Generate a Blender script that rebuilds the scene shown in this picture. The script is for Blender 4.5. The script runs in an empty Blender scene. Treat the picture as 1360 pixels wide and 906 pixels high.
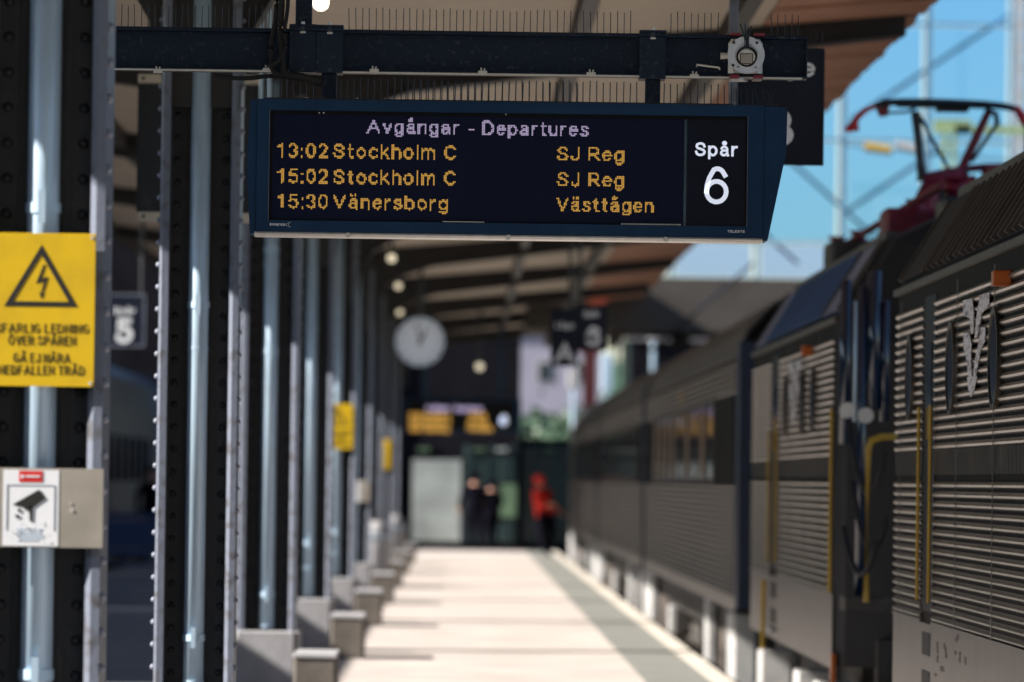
import bpy, bmesh, math, random
from mathutils import Vector, Matrix
random.seed(7)
SC = bpy.context.scene
COL = SC.collection
# ------------------------------------------------------------------ camera
F = 7555.0; ROLL = 0.0135
EYE = Vector((0, 0, 1.6))
yc = Vector((-68, -185, -F)).normalized()
zc = Vector((math.sin(ROLL), math.cos(ROLL), 0)); zc = (zc - yc * zc.dot(yc)).normalized()
xc = yc.cross(zc)
RM = Matrix((xc, yc, zc))
cam_d = bpy.data.cameras.new('camera'); cam = bpy.data.objects.new('camera', cam_d); COL.objects.link(cam)
cam.matrix_world = Matrix.Translation(EYE) @ RM.to_4x4()
cam_d.sensor_width = 36.0; cam_d.lens = F * 36.0 / 1360.0
cam_d.clip_start = 0.5; cam_d.clip_end = 6000
cam_d.dof.use_dof = True; cam_d.dof.focus_distance = 24.15; cam_d.dof.aperture_fstop = 3.25
SC.camera = cam
# ------------------------------------------------------------------ light
SUN_EL = math.radians(31.5); SUN_AZ = math.radians(13)       # azimuth: from straight left, turned behind the camera
sdir = Vector((-math.cos(SUN_AZ) * math.cos(SUN_EL), -math.sin(SUN_AZ) * math.cos(SUN_EL), math.sin(SUN_EL)))
W = bpy.data.worlds.new('World'); SC.world = W; W.use_nodes = True
wn = W.node_tree.nodes; wl = W.node_tree.links
bg = wn['Background']; sky = wn.new('ShaderNodeTexSky'); sky.sky_type = 'NISHITA'; sky.sun_disc = False
sky.sun_elevation = SUN_EL; sky.sun_rotation = math.atan2(sdir.x, sdir.y); sky.air_density = 1.0; sky.dust_density = 0.6; sky.ozone_density = 2.0
wl.new(sky.outputs[0], bg.inputs[0]); bg.inputs[1].default_value = 0.06
sl = bpy.data.lights.new('sun', 'SUN'); sl.energy = 4.6; sl.angle = math.radians(0.53); sl.color = (1.0, 0.93, 0.84)
so = bpy.data.objects.new('sun', sl); COL.objects.link(so); so.rotation_euler = sdir.to_track_quat('Z', 'Y').to_euler(); so.location = (-20, -10, 30)
SC.view_settings.view_transform = 'Standard'; SC.view_settings.look = 'None'
SC.view_settings.exposure = 1.55; SC.view_settings.gamma = 1.0
SC.cycles.max_bounces = 8; SC.cycles.diffuse_bounces = 5
# ------------------------------------------------------------------ helpers
def ray(px, py): return (RM @ Vector(((px - 680) / F, (453 - py) / F, -1)))
def P(px, py, Y):
    d = ray(px, py); return EYE + d * (Y / d.y)
def PX(px, py, X):
    d = ray(px, py); return EYE + d * (X / d.x)
def mat(name, col, rough=0.6, metal=0.0, var=0.15, scale=6.0, bump=0.0, bscale=40.0, spec=0.5, stretch=(1, 1, 1), col2=None, thr=(0.35, 0.7), emit=None, es=0.0):
    m = bpy.data.materials.new(name); m.use_nodes = True
    nt = m.node_tree; b = nt.nodes['Principled BSDF']
    b.inputs['Roughness'].default_value = rough; b.inputs['Metallic'].default_value = metal
    b.inputs['Specular IOR Level'].default_value = spec
    tc = nt.nodes.new('ShaderNodeTexCoord'); mp = nt.nodes.new('ShaderNodeMapping'); mp.inputs['Scale'].default_value = stretch
    nt.links.new(tc.outputs['Object'], mp.inputs[0])
    n = nt.nodes.new('ShaderNodeTexNoise'); n.inputs['Scale'].default_value = scale; n.inputs['Detail'].default_value = 6
    nt.links.new(mp.outputs[0], n.inputs['Vector'])
    r = nt.nodes.new('ShaderNodeValToRGB')
    c2 = col2 if col2 else tuple(min(1, c * (1 + var)) for c in col); c1 = tuple(c * (1 - (0 if col2 else var)) for c in col)
    r.color_ramp.elements[0].color = (*c1, 1); r.color_ramp.elements[1].color = (*c2, 1)
    r.color_ramp.elements[0].position, r.color_ramp.elements[1].position = thr
    nt.links.new(n.outputs[0], r.inputs[0]); nt.links.new(r.outputs[0], b.inputs['Base Color'])
    if bump:
        n2 = nt.nodes.new('ShaderNodeTexNoise'); n2.inputs['Scale'].default_value = bscale; n2.inputs['Detail'].default_value = 4
        nt.links.new(mp.outputs[0], n2.inputs['Vector'])
        bp = nt.nodes.new('ShaderNodeBump'); bp.inputs['Strength'].default_value = bump; bp.inputs['Distance'].default_value = 0.01
        nt.links.new(n2.outputs[0], bp.inputs['Height']); nt.links.new(bp.outputs[0], b.inputs['Normal'])
    if emit:
        b.inputs['Emission Color'].default_value = (*emit, 1); b.inputs['Emission Strength'].default_value = es
    return m
M = {}
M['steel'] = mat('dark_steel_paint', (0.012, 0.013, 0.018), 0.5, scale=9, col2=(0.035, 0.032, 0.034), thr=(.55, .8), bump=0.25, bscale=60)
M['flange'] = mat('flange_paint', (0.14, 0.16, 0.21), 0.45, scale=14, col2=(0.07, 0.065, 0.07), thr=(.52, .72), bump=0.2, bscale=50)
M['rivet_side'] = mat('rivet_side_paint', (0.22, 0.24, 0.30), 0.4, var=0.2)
M['galv'] = mat('galvanised', (0.47, 0.62, 0.76), 0.4, 0.2, scale=10, stretch=(1, 1, .18), bump=0.12, bscale=30, col2=(0.30, 0.38, 0.46), thr=(.45, .8))
M['navy'] = mat('navy_paint', (0.002, 0.028, 0.078), 0.5, var=0.25, scale=5, col2=(0.004, 0.038, 0.098), bump=0.05, spec=0.25)
M['navyrust'] = mat('navy_beam_paint', (0.003, 0.013, 0.034), 0.55, scale=45, col2=(0.06, 0.075, 0.09), thr=(0.58, 0.78), spec=.3, bump=0.25, bscale=50)
M['nightblue'] = mat('night_blue_paint', (0.006, 0.010, 0.024), 0.5, var=0.2, spec=.25)
M['black'] = mat('black_plastic', (0.003, 0.003, 0.005), 0.5, var=0.2, spec=.2)
M['blackrub'] = mat('black_rubber', (0.008, 0.008, 0.009), 0.8, var=0.2)
M['alu'] = mat('pale_aluminium', (0.62, 0.60, 0.56), 0.4, 0.3, var=0.08, scale=20)
M['satin'] = mat('satin_silver_paint', (0.62, 0.66, 0.72), 0.5, var=0.08, scale=20)
M['white'] = mat('white_print', (0.78, 0.80, 0.84), 0.5, var=0.03)
M['yellow'] = mat('yellow_enamel', (0.66, 0.43, 0.004), 0.45, scale=7, col2=(0.52, 0.33, 0.01), thr=(.45, .8))
M['amberplate'] = mat('amber_enamel', (0.60, 0.32, 0.02), 0.5, var=0.06)
M['ink'] = mat('black_print', (0.015, 0.014, 0.012), 0.5, var=0.1)
M['red'] = mat('red_print', (0.62, 0.015, 0.012), 0.5, var=0.05)
M['redpaint'] = mat('red_paint', (0.50, 0.10, 0.07), 0.5, var=0.15)
M['stainless'] = mat('stainless_plate', (0.42, 0.38, 0.33), 0.38, 0.45, var=0.18, scale=4, bump=0.03)
M['spike'] = mat('spike_steel', (0.03, 0.03, 0.04), 0.4, 0.6, var=0.2)
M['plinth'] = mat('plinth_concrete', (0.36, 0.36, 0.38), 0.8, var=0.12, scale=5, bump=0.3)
M['footing'] = mat('footing_shaded_tone', (0.13, 0.115, 0.10), 0.85, var=0.2, scale=6, bump=.3)  # darker brown stands in for the shaded block faces
M['plat'] = mat('platform_concrete', (0.46, 0.415, 0.39), 0.9, var=0.14, scale=1.1, bump=0.25, bscale=30)
M['strip'] = mat('tactile_strip', (0.20, 0.205, 0.19), 0.85, var=0.14, scale=1.6, bump=0.3, bscale=30)
M['line'] = mat('coping_paint', (0.56, 0.52, 0.46), 0.8, var=0.1, scale=3)
M['ballast'] = mat('ballast_stone', (0.10, 0.09, 0.08), 0.95, var=0.4, scale=14, bump=0.9, bscale=20)
M['rail'] = mat('rail_steel', (0.18, 0.13, 0.10), 0.4, 0.7, var=0.2)
M['soffit'] = mat('cream_soffit', (0.54, 0.47, 0.38), 0.8, var=0.1, scale=2.5, stretch=(1, 8, 1))
M['girder'] = mat('girder_paint', (0.018, 0.017, 0.018), 0.6, var=0.3)
M['wood'] = mat('brown_board', (0.42, 0.21, 0.13), 0.7, var=0.35, scale=3, stretch=(1, 12, 1), bump=0.1)
M['roof'] = mat('roof_sheet', (0.16, 0.16, 0.17), 0.6, var=0.1)
M['train'] = mat('black_train_gloss', (0.007, 0.006, 0.0055), 0.5, var=0.4, scale=5, stretch=(1, 1, .3), col2=(0.020, 0.017, 0.014), bump=0.12, bscale=14, spec=0.02)
M['skyreflect'] = mat('sky_reflection_blue', (0.05, 0.14, 0.34), 0.3, var=0.1)  # dark glossy panels coloured blue to imitate reflected sky
M['skirt'] = mat('dusty_train_skirt', (0.050, 0.040, 0.032), 0.33, scale=5, stretch=(1, 5, .35), col2=(0.11, 0.095, 0.08), thr=(.3, .62), bump=0.25, bscale=9, spec=0.6)
M['rib'] = mat('train_rib', (0.022, 0.018, 0.015), 0.28, scale=9, stretch=(1, 1.5, .5), col2=(0.10, 0.085, 0.068), bump=0.35, bscale=7, spec=0.4)
M['coachrib'] = mat('coach_rib', (0.012, 0.010, 0.009), 0.36, scale=4, stretch=(1, 1.5, .5), col2=(0.05, 0.043, 0.036), bump=0.3, bscale=6, spec=0.25)
M['trainroof'] = mat('train_roof', (0.07, 0.062, 0.055), 0.5, var=0.3, scale=4)
M['dustrail'] = mat('dusty_eave_rail', (0.07, 0.056, 0.042), 0.5, var=0.3, scale=10)
M['emblem'] = mat('worn_grey_emblem', (0.66, 0.66, 0.68), 0.6, scale=9, col2=(0.10, 0.10, 0.10), thr=(.5, .68), stretch=(1, 1, 5))
M['glassdark'] = mat('dark_glass', (0.008, 0.014, 0.028), 0.07, var=0.1, spec=0.8)
M['blueside'] = mat('dark_blue_rubber', (0.008, 0.018, 0.045), 0.5, var=0.2)
M['endgloss'] = mat('glossy_blue_black', (0.006, 0.018, 0.045), 0.12, var=0.2, spec=.9)
M['orange'] = mat('orange_lens', (0.45, 0.10, 0.01), 0.3, var=0.1)
M['yellowrail'] = mat('yellow_handrail', (0.42, 0.27, 0.03), 0.35, var=0.1)
M['stepwhite'] = mat('pale_step_paint', (0.38, 0.38, 0.38), 0.5, var=0.12)
M['bogie'] = mat('bogie_grime', (0.035, 0.030, 0.026), 0.7, var=0.4, scale=10)
M['wheel'] = mat('wheel_steel', (0.25, 0.22, 0.2), 0.35, 0.8, var=0.2)
M['tan'] = mat('tan_curtain', (0.23, 0.15, 0.09), 0.7, var=0.2)
M['maroon'] = mat('maroon_equipment', (0.20, 0.012, 0.035), 0.45, var=0.3)
M['panto'] = mat('pantograph_steel', (0.02, 0.03, 0.04), 0.4, 0.3, var=0.2)
M['pantored'] = mat('pantograph_horn', (0.50, 0.02, 0.03), 0.4, var=0.1)
M['clockface'] = mat('clock_face', (0.70, 0.75, 0.84), 0.4, var=0.02, emit=(0.75, 0.83, 1.0), es=0.03)
M['lamp'] = mat('warm_lamp_globe', (0.9, 0.85, 0.7), 0.4, var=0.01, emit=(1.0, 0.9, 0.7), es=4.0)
M['lampdim'] = mat('dim_lamp_lens', (0.7, 0.65, 0.5), 0.4, var=0.01, emit=(1.0, 0.86, 0.62), es=0.28)
M['amber'] = mat('amber_led', (0.3, 0.2, 0.05), 0.5, var=0.01, emit=(0.95, 0.50, 0.09), es=0.17)
M['lav'] = mat('lavender_led', (0.3, 0.25, 0.35), 0.5, var=0.01, emit=(0.64, 0.54, 0.86), es=0.17)
M['whiteled'] = mat('backlit_white', (0.6, 0.65, 0.75), 0.5, var=0.01, emit=(0.78, 0.84, 1.0), es=0.22)
M['bridge'] = mat('bridge_girder_paint', (0.05, 0.042, 0.036), 0.7, var=0.3, scale=1)
M['mullion'] = mat('blue_mullion', (0.07, 0.18, 0.30), 0.5, var=0.1)
M['palemul'] = mat('pale_mullion', (0.20, 0.32, 0.42), 0.5, var=0.1)
M['lilac'] = mat('lilac_render', (0.27, 0.26, 0.33), 0.8, var=0.1, scale=.3)
M['bark'] = mat('bark', (0.07, 0.055, 0.04), 0.9, var=0.3)
M['leaf'] = mat('leaf_green', (0.05, 0.10, 0.055), 0.6, var=0.4, scale=2)
M['green'] = mat('pale_green_paint', (0.24, 0.33, 0.17), 0.6, var=0.2)
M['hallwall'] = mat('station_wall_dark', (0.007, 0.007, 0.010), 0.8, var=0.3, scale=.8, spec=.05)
M['teal'] = mat('teal_glass', (0.006, 0.018, 0.020), 0.35, var=0.4, scale=.9)
M['tealframe'] = mat('dark_teal_frame', (0.015, 0.04, 0.04), .6, var=.3)
M['poster'] = mat('pale_poster', (0.27, 0.30, 0.29), 0.6, var=0.25, scale=1.2)
M['greenpanel'] = mat('green_panel', (0.08, 0.14, 0.08), 0.6, var=0.2)
M['skin'] = mat('skin', (0.50, 0.27, 0.19), 0.5, var=0.06)
M['dkcloth'] = mat('dark_cloth', (0.004, 0.004, 0.008), 0.9, var=0.3, spec=.05)
M['redcloth'] = mat('red_jacket_cloth', (0.80, 0.03, 0.015), 0.7, var=0.1)
M['hair'] = mat('brown_hair', (0.03, 0.02, 0.015), 0.7, var=0.2)
M['earth'] = mat('ground_earth', (0.14, 0.13, 0.11), 0.95, var=0.3, scale=.2)
M['asphalt'] = mat('shaded_asphalt', (0.14, 0.15, 0.17), 0.9, var=0.15, scale=2, bump=.2)
M['bench'] = mat('blue_bench_paint', (0.015, 0.05, 0.15), 0.5, var=0.1)
# glazing of the footbridge: tinted, see-through
g = bpy.data.materials.new('tinted_glass'); g.use_nodes = True; nt = g.node_tree; nt.nodes.clear()
out = nt.nodes.new('ShaderNodeOutputMaterial'); tr = nt.nodes.new('ShaderNodeBsdfTransparent'); gl = nt.nodes.new('ShaderNodeBsdfGlossy'); mx = nt.nodes.new('ShaderNodeMixShader'); lw = nt.nodes.new('ShaderNodeFresnel')
tr.inputs[0].default_value = (0.52, 0.76, 0.96, 1); gl.inputs['Roughness'].default_value = 0.03; lw.inputs[0].default_value = 1.5
nt.links.new(lw.outputs[0], mx.inputs[0]); nt.links.new(tr.outputs[0], mx.inputs[1]); nt.links.new(gl.outputs[0], mx.inputs[2]); nt.links.new(mx.outputs[0], out.inputs[0]); M['glass'] = g
g2 = g.copy(); g2.name = 'pale_tinted_glass'; [n for n in g2.node_tree.nodes if n.type == 'BSDF_TRANSPARENT'][0].inputs[0].default_value = (0.66, 0.76, 0.97, 1); M['glasspale'] = g2
# LED matrix: dark panel with a fine grid of unlit diodes
lm = bpy.data.materials.new('led_matrix'); lm.use_nodes = True; nt = lm.node_tree; b = nt.nodes['Principled BSDF']; b.inputs['Roughness'].default_value = 0.5; b.inputs['Specular IOR Level'].default_value = 0.15
PITCH = 0.0066
tc = nt.nodes.new('ShaderNodeTexCoord'); sx = nt.nodes.new('ShaderNodeSeparateXYZ'); nt.links.new(tc.outputs['Object'], sx.inputs[0])
def mnode(op, a, bb=None):
    n = nt.nodes.new('ShaderNodeMath'); n.operation = op
    for i, v in enumerate((a, bb)):
        if v is None: continue
        if isinstance(v, (int, float)): n.inputs[i].default_value = v
        else: nt.links.new(v, n.inputs[i])
    return n.outputs[0]
def cell(o):
    f = mnode('FRACT', mnode('MULTIPLY', o, 1 / PITCH)); return mnode('GREATER_THAN', mnode('ABSOLUTE', mnode('SUBTRACT', f, 0.5)), 0.32)
gr = mnode('MAXIMUM', cell(sx.outputs[0]), cell(sx.outputs[2]))
mxc = nt.nodes.new('ShaderNodeMix'); mxc.data_type = 'RGBA'; nt.links.new(gr, mxc.inputs[0]); mxc.inputs[6].default_value = (0.006, 0.012, 0.055, 1); mxc.inputs[7].default_value = (0.002, 0.004, 0.014, 1)
nt.links.new(mxc.outputs[2], b.inputs['Base Color']); M['led'] = lm

def tag(o, label=None, cat=None, group=None, kind=None):
    if label: o['label'] = label
    if cat: o['category'] = cat
    if group: o['group'] = group
    if kind: o['kind'] = kind
    return o
def empty(name, loc, label, cat, group=None):
    o = bpy.data.objects.new(name, None); COL.objects.link(o); o.location = loc; o.empty_display_size = 0.1
    return tag(o, label, cat, group)
def rootloc(p):
    v = Vector((0, 0, 0))
    while p: v += Vector(p.location); p = p.parent
    return v
class MB:
    def __init__(s): s.v = []; s.f = []
    def add(s, vs, fs):
        n = len(s.v); s.v += [tuple(v) for v in vs]; s.f += [tuple(i + n for i in f) for f in fs]; return s
    def box(s, x0, x1, y0, y1, z0, z1):
        return s.add([(x0,y0,z0),(x1,y0,z0),(x1,y1,z0),(x0,y1,z0),(x0,y0,z1),(x1,y0,z1),(x1,y1,z1),(x0,y1,z1)],
                     [(0,3,2,1),(4,5,6,7),(0,1,5,4),(1,2,6,5),(2,3,7,6),(3,0,4,7)])
    def bbox(s, x0, x1, y0, y1, z0, z1, b=0.01):
        # vertical-edge and top bevelled box
        def ring(z, i): 
            a = b - i
            return [(x0+b, y0+i, z), (x1-b, y0+i, z), (x1-i, y0+b, z), (x1-i, y1-b, z), (x1-b, y1-i, z), (x0+b, y1-i, z), (x0+i, y1-b, z), (x0+i, y0+b, z)]
        return s.loft([ring(z0, 0), ring(z1-b, 0), ring(z1, b*0.7)])
    def loft(s, rings, caps=True):
        n = len(rings[0]); vs = [p for r in rings for p in r]; fs = []
        for k in range(len(rings) - 1):
            for i in range(n):
                j = (i + 1) % n; fs.append((k*n+i, k*n+j, (k+1)*n+j, (k+1)*n+i))
        if caps: fs.append(tuple(range(n))[::-1]); fs.append(tuple((len(rings)-1)*n+i for i in range(n)))
        return s.add(vs, fs)
    def prism(s, prof, axis, a, b):
        # prof: 2D points; axis 'y': prof is (x,z); 'x': (y,z); 'z': (x,y)
        def mk(t):
            if axis == 'y': return [(p, t, q) for p, q in prof]
            if axis == 'x': return [(t, p, q) for p, q in prof]
            return [(p, q, t) for p, q in prof]
        return s.loft([mk(a), mk(b)])
    def tube(s, pts, r, n=10):
        pts = [Vector(p) for p in pts]; rings = []
        rs = r if isinstance(r, (list, tuple)) else [r] * len(pts)
        for i, p in enumerate(pts):
            a = pts[max(0, i-1)]; c = pts[min(len(pts)-1, i+1)]; t = (c - a).normalized()
            u = t.cross(Vector((0, 0, 1)))
            if u.length < 1e-3: u = t.cross(Vector((1, 0, 0)))
            u.normalize(); w = t.cross(u)
            rings.append([tuple(p + (u * math.cos(2*math.pi*k/n) + w * math.sin(2*math.pi*k/n)) * rs[i]) for k in range(n)])
        return s.loft(rings)
    def disc(s, c, r, axis='y', depth=0.01, n=28, r2=None):
        c = Vector(c); ax = {'x': Vector((1,0,0)), 'y': Vector((0,1,0)), 'z': Vector((0,0,1))}[axis]
        u = Vector((0,0,1)) if axis != 'z' else Vector((1,0,0)); w = ax.cross(u)
        rr = lambda c, r: [tuple(c + (u*math.cos(2*math.pi*k/n) + w*math.sin(2*math.pi*k/n)) * r) for k in range(n)]
        return s.loft([rr(c, r), rr(c + ax*depth, r if r2 is None else r2)])
    def ring(s, c, r0, r1, axis='y', depth=0.01, n=28):
        c = Vector(c); ax = {'x': Vector((1,0,0)), 'y': Vector((0,1,0)), 'z': Vector((0,0,1))}[axis]
        u = Vector((0,0,1)) if axis != 'z' else Vector((1,0,0)); w = ax.cross(u); vs = []; fs = []
        for k in range(n):
            d = u*math.cos(2*math.pi*k/n) + w*math.sin(2*math.pi*k/n)
            vs += [c + d*r0, c + d*r1, c + d*r1 + ax*depth, c + d*r0 + ax*depth]
        for k in range(n):
            a = 4*k; b = 4*((k+1) % n)
            for i in range(4):
                j = (i+1) % 4; fs.append((a+i, a+j, b+j, b+i))
        return s.add(vs, fs)
    def build(s, name, m, parent=None, label=None, smooth=False, kind=None, fix=True):
        off = rootloc(parent)
        me = bpy.data.meshes.new(name); me.from_pydata([(v[0]-off.x, v[1]-off.y, v[2]-off.z) for v in s.v], [], s.f)
        if fix:
            bm = bmesh.new(); bm.from_mesh(me); bmesh.ops.recalc_face_normals(bm, faces=bm.faces); bm.to_mesh(me); bm.free()
        me.materials.append(m)
        if smooth:
            for p in me.polygons: p.use_smooth = True
        o = bpy.data.objects.new(name, me); COL.objects.link(o); o.parent = parent
        if label: o['label'] = label
        if kind: o['kind'] = kind
        return o
def inst(src, parent, loc, name=None, rot=None):
    o = src.copy(); COL.objects.link(o); o.parent = parent; o.location = loc
    if rot: o.rotation_euler = rot
    return o
def copy_tree(o, parent=None):
    c = o.copy(); COL.objects.link(c); c.parent = parent
    for ch in list(o.children): copy_tree(ch, c)
    return c
# ------------------------------------------------------------------ text: a plain sans letter set drawn as strokes (cap height 1)
def arc(cx, cz_, rx, rz, a0, a1, n=10):
    return [(cx + rx*math.cos(math.radians(a0+(a1-a0)*i/n)), cz_ + rz*math.sin(math.radians(a0+(a1-a0)*i/n))) for i in range(n+1)]
_a = [arc(.25, .50, .21, .23, 160, 0, 7) + [(.46, .08), (.52, 0)], [(.46, .44)] + [(.28, .41)] + arc(.22, .21, .20, .20, 95, 270, 8) + [(.36, .06), (.46, .18)]]
_o = lambda cx, rx, x=.365: arc(cx, x, rx, x, 90, 450, 18)
GL = {
 'A': (.80, [[(0, 0), (.40, 1), (.80, 0)], [(.15, .33), (.65, .33)]]), 'v': (.52, [[(0, .73), (.26, 0), (.52, .73)]]),
 'g': (.52, [_o(.25, .25), [(.52, .73), (.52, -.02)] + arc(.27, -.05, .25, .22, 0, -150, 8)]), 'n': (.48, [[(0, 0), (0, .73)], [(0, .42)] + arc(.24, .48, .24, .25, 165, 0, 7) + [(.48, 0)]]),
 'a': (.52, _a), 'å': (.52, _a + [arc(.26, 1.04, .10, .10, 90, 450, 10)]), 'ä': (.52, _a + [[(.12, 1.03), (.12, 1.08)], [(.38, 1.03), (.38, 1.08)]]),
 'r': (.30, [[(0, 0), (0, .73)], [(0, .42), (.08, .62), (.18, .71), (.30, .72)]]), '-': (.30, [[(0, .34), (.30, .34)]]), ' ': (.18, []),
 'D': (.66, [[(.28, 0), (0, 0), (0, 1), (.28, 1)] + arc(.28, .5, .38, .5, 90, -90, 12)]), 'e': (.50, [[(.02, .38), (.49, .38)] + arc(.25, .365, .25, .365, 8, 320, 14)]),
 'p': (.52, [[(0, .73), (0, -.26)], _o(.26, .26)]), 't': (.30, [[(.12, .95), (.12, .15), (.17, .02), (.30, 0)], [(0, .70), (.28, .70)]]), 'u': (.48, [[(0, .73), (0, .25)] + arc(.23, .24, .23, .24, 180, 350, 7), [(.48, .73), (.48, 0)]]),
 's': (.44, [[(.43, .58), (.34, .71), (.20, .73), (.05, .66), (.03, .52), (.12, .42), (.34, .34), (.44, .22), (.40, .06), (.23, 0), (.08, .03), (0, .15)]]),
 '1': (.52, [[(.04, .76), (.22, .86), (.32, 1), (.32, 0)]]), '3': (.52, [arc(.25, .74, .22, .26, 165, -70, 9) + arc(.25, .27, .26, .27, 75, -160, 10)]), ':': (.08, [[(.04, .0), (.04, .06)], [(.04, .62), (.04, .68)]]),
 '0': (.54, [arc(.27, .5, .27, .5, 90, 450, 20)]), '2': (.54, [arc(.26, .71, .25, .29, 170, -20, 9) + [(.30, .30), (.02, 0), (.54, 0)]]), '5': (.54, [[(.48, 1), (.10, 1), (.04, .52)] + arc(.26, .32, .28, .32, 130, -155, 12)]),
 '6': (.56, [[(.51, .80)] + arc(.30, .74, .20, .26, 25, 120, 5) + [(.08, .72), (.02, .50), (.01, .34)] + arc(.28, .31, .27, .31, 180, 540, 18)]),
 'S': (.64, [[(.61, .74), (.56, .90), (.42, .99), (.24, .99), (.08, .90), (.04, .74), (.12, .60), (.34, .52), (.54, .43), (.63, .28), (.57, .10), (.40, .01), (.22, .01), (.07, .10), (.01, .28)]]),
 'o': (.52, [_o(.26, .26)]), 'c': (.47, [arc(.26, .365, .26, .365, 40, 320, 13)]), 'k': (.46, [[(0, 0), (0, 1)], [(.43, .73), (.04, .32)], [(.17, .44), (.46, 0)]]), 'h': (.48, [[(0, 0), (0, 1)], [(0, .42)] + arc(.24, .48, .24, .25, 165, 0, 7) + [(.48, 0)]]),
 'l': (.05, [[(.02, 0), (.02, 1)]]), 'm': (.78, [[(0, 0), (0, .73)], [(0, .42)] + arc(.20, .50, .19, .23, 165, 0, 6) + [(.39, 0)], [(.39, .42)] + arc(.59, .50, .19, .23, 165, 0, 6) + [(.78, 0)]]),
 'C': (.68, [arc(.36, .5, .36, .5, 38, 322, 18)]), 'J': (.44, [[(.44, 1), (.44, .28)] + arc(.22, .24, .22, .24, 0, -180, 8)]), 'R': (.64, [[(0, 0), (0, 1), (.38, 1)] + arc(.38, .74, .22, .26, 90, -90, 8) + [(0, .48)], [(.34, .48), (.64, 0)]]),
 'V': (.72, [[(0, 1), (.36, 0), (.72, 1)]]), 'b': (.52, [[(0, 0), (0, 1)], _o(.26, .26)]), 'L': (.50, [[(0, 1), (0, 0), (.50, 0)]]), 'I': (.04, [[(.02, 0), (.02, 1)]]),
 'F': (.50, [[(0, 0), (0, 1), (.50, 1)], [(0, .52), (.44, .52)]]), 'G': (.70, [arc(.36, .5, .36, .5, 42, 345, 18) + [(.70, .46), (.40, .46)]]), 'E': (.52, [[(.52, 0), (0, 0), (0, 1), (.52, 1)], [(0, .52), (.47, .52)]]),
 'N': (.62, [[(0, 0), (0, 1), (.62, 0), (.62, 1)]]), 'O': (.74, [arc(.37, .5, .37, .5, 90, 450, 22)]), 'P': (.58, [[(0, 0), (0, 1), (.34, 1)] + arc(.34, .73, .24, .27, 90, -90, 8) + [(0, .46)]]),
 'T': (.62, [[(0, 1), (.62, 1)], [(.31, 1), (.31, 0)]]), 'B': (.62, [[(0, 0), (0, 1), (.34, 1)] + arc(.34, .76, .20, .24, 90, -90, 8) + [(0, .52)], [(.34, .52)] + arc(.34, .26, .26, .26, 90, -90, 8) + [(0, 0)]]), 'w': (.70, [[(0, .73), (.17, 0), (.35, .70), (.53, 0), (.70, .73)]]),
}
GL['Ö'] = (.74, GL['O'][1] + [[(.22, 1.2), (.22, 1.26)], [(.52, 1.2), (.52, 1.26)]]); GL['Ä'] = (.80, GL['A'][1] + [[(.26, 1.2), (.26, 1.26)], [(.54, 1.2), (.54, 1.26)]]); GL['Å'] = (.80, GL['A'][1] + [arc(.40, 1.24, .11, .11, 90, 450, 12)])
def strokes(body, w, gap=.16):
    """centre lines with the stroke width taken off the cap height; advance widths"""
    x = w/2; out_ = []
    for ch in body:
        wd, ls = GL[ch]
        for l in ls: out_.append([(x + p[0], w/2 + p[1]*(1-w)) for p in l])
        x += wd + w + (gap if ch != ' ' else .10)
    return out_, x - gap - w/2
def place(body, x0, x1, zb, cap, w, gap=.16):
    ls, tot = strokes(body, w, gap); k = (x1-x0)/tot
    return [[(x0 + p[0]*k, zb + p[1]*cap) for p in l] for l in ls]
def ribbon(l, hw):
    """left and right offsets of a polyline with mitred joints and square ends"""
    l = [p for i, p in enumerate(l) if i == 0 or (Vector(p) - Vector(l[i-1])).length > 1e-7]
    n = len(l); closed = n > 4 and (Vector(l[0]) - Vector(l[-1])).length < hw*.3
    L = []; R = []
    for i in range(n):
        a = Vector(l[i-1]) if i else (Vector(l[-2]) if closed else None); c = Vector(l[i+1]) if i < n-1 else (Vector(l[1]) if closed else None); p = Vector(l[i])
        d0 = (p-a).normalized() if a is not None and (p-a).length > 1e-9 else None; d1 = (c-p).normalized() if c is not None and (c-p).length > 1e-9 else None
        if d0 is None: d0 = d1
        if d1 is None: d1 = d0
        n0 = Vector((-d0.y, d0.x)); n1 = Vector((-d1.y, d1.x)); m = (n0+n1)
        m = m.normalized() if m.length > .2 else n0
        s_ = hw / max(.5, m.dot(n0)); e = Vector((0, 0))
        if not closed and i == 0: e = -d1*hw*.9
        if not closed and i == n-1: e = d0*hw*.9
        L.append(p+m*s_+e); R.append(p-m*s_+e)
    return L, R
def text_obj(name, body, x0, x1, zb, cap, y, m, parent, bold=0.0, thick=0.0015):
    w = .15 + bold*2.2; mb = MB()
    for q_, l in enumerate(place(body, x0, x1, zb, cap, w, .16 if bold > -.02 else .30)):
        L, R = ribbon(l, w*cap/2); n = len(L); yy = y - .00012*(q_ % 4)
        vs = [(p.x, yy, p.y) for p in L] + [(p.x, yy, p.y) for p in R] + [(p.x, y+thick, p.y) for p in L] + [(p.x, y+thick, p.y) for p in R]; fs = []
        for i in range(n-1):
            fs += [(i, i+1, n+i+1, n+i), (2*n+i, 3*n+i, 3*n+i+1, 2*n+i+1), (i, 2*n+i, 2*n+i+1, i+1), (n+i, n+i+1, 3*n+i+1, 3*n+i)]
        fs += [(0, n, 3*n, 2*n), (n-1, 3*n-1, 4*n-1, 2*n-1)]
        mb.add(vs, fs)
    return mb.build(name, m, parent, fix=False)
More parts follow.
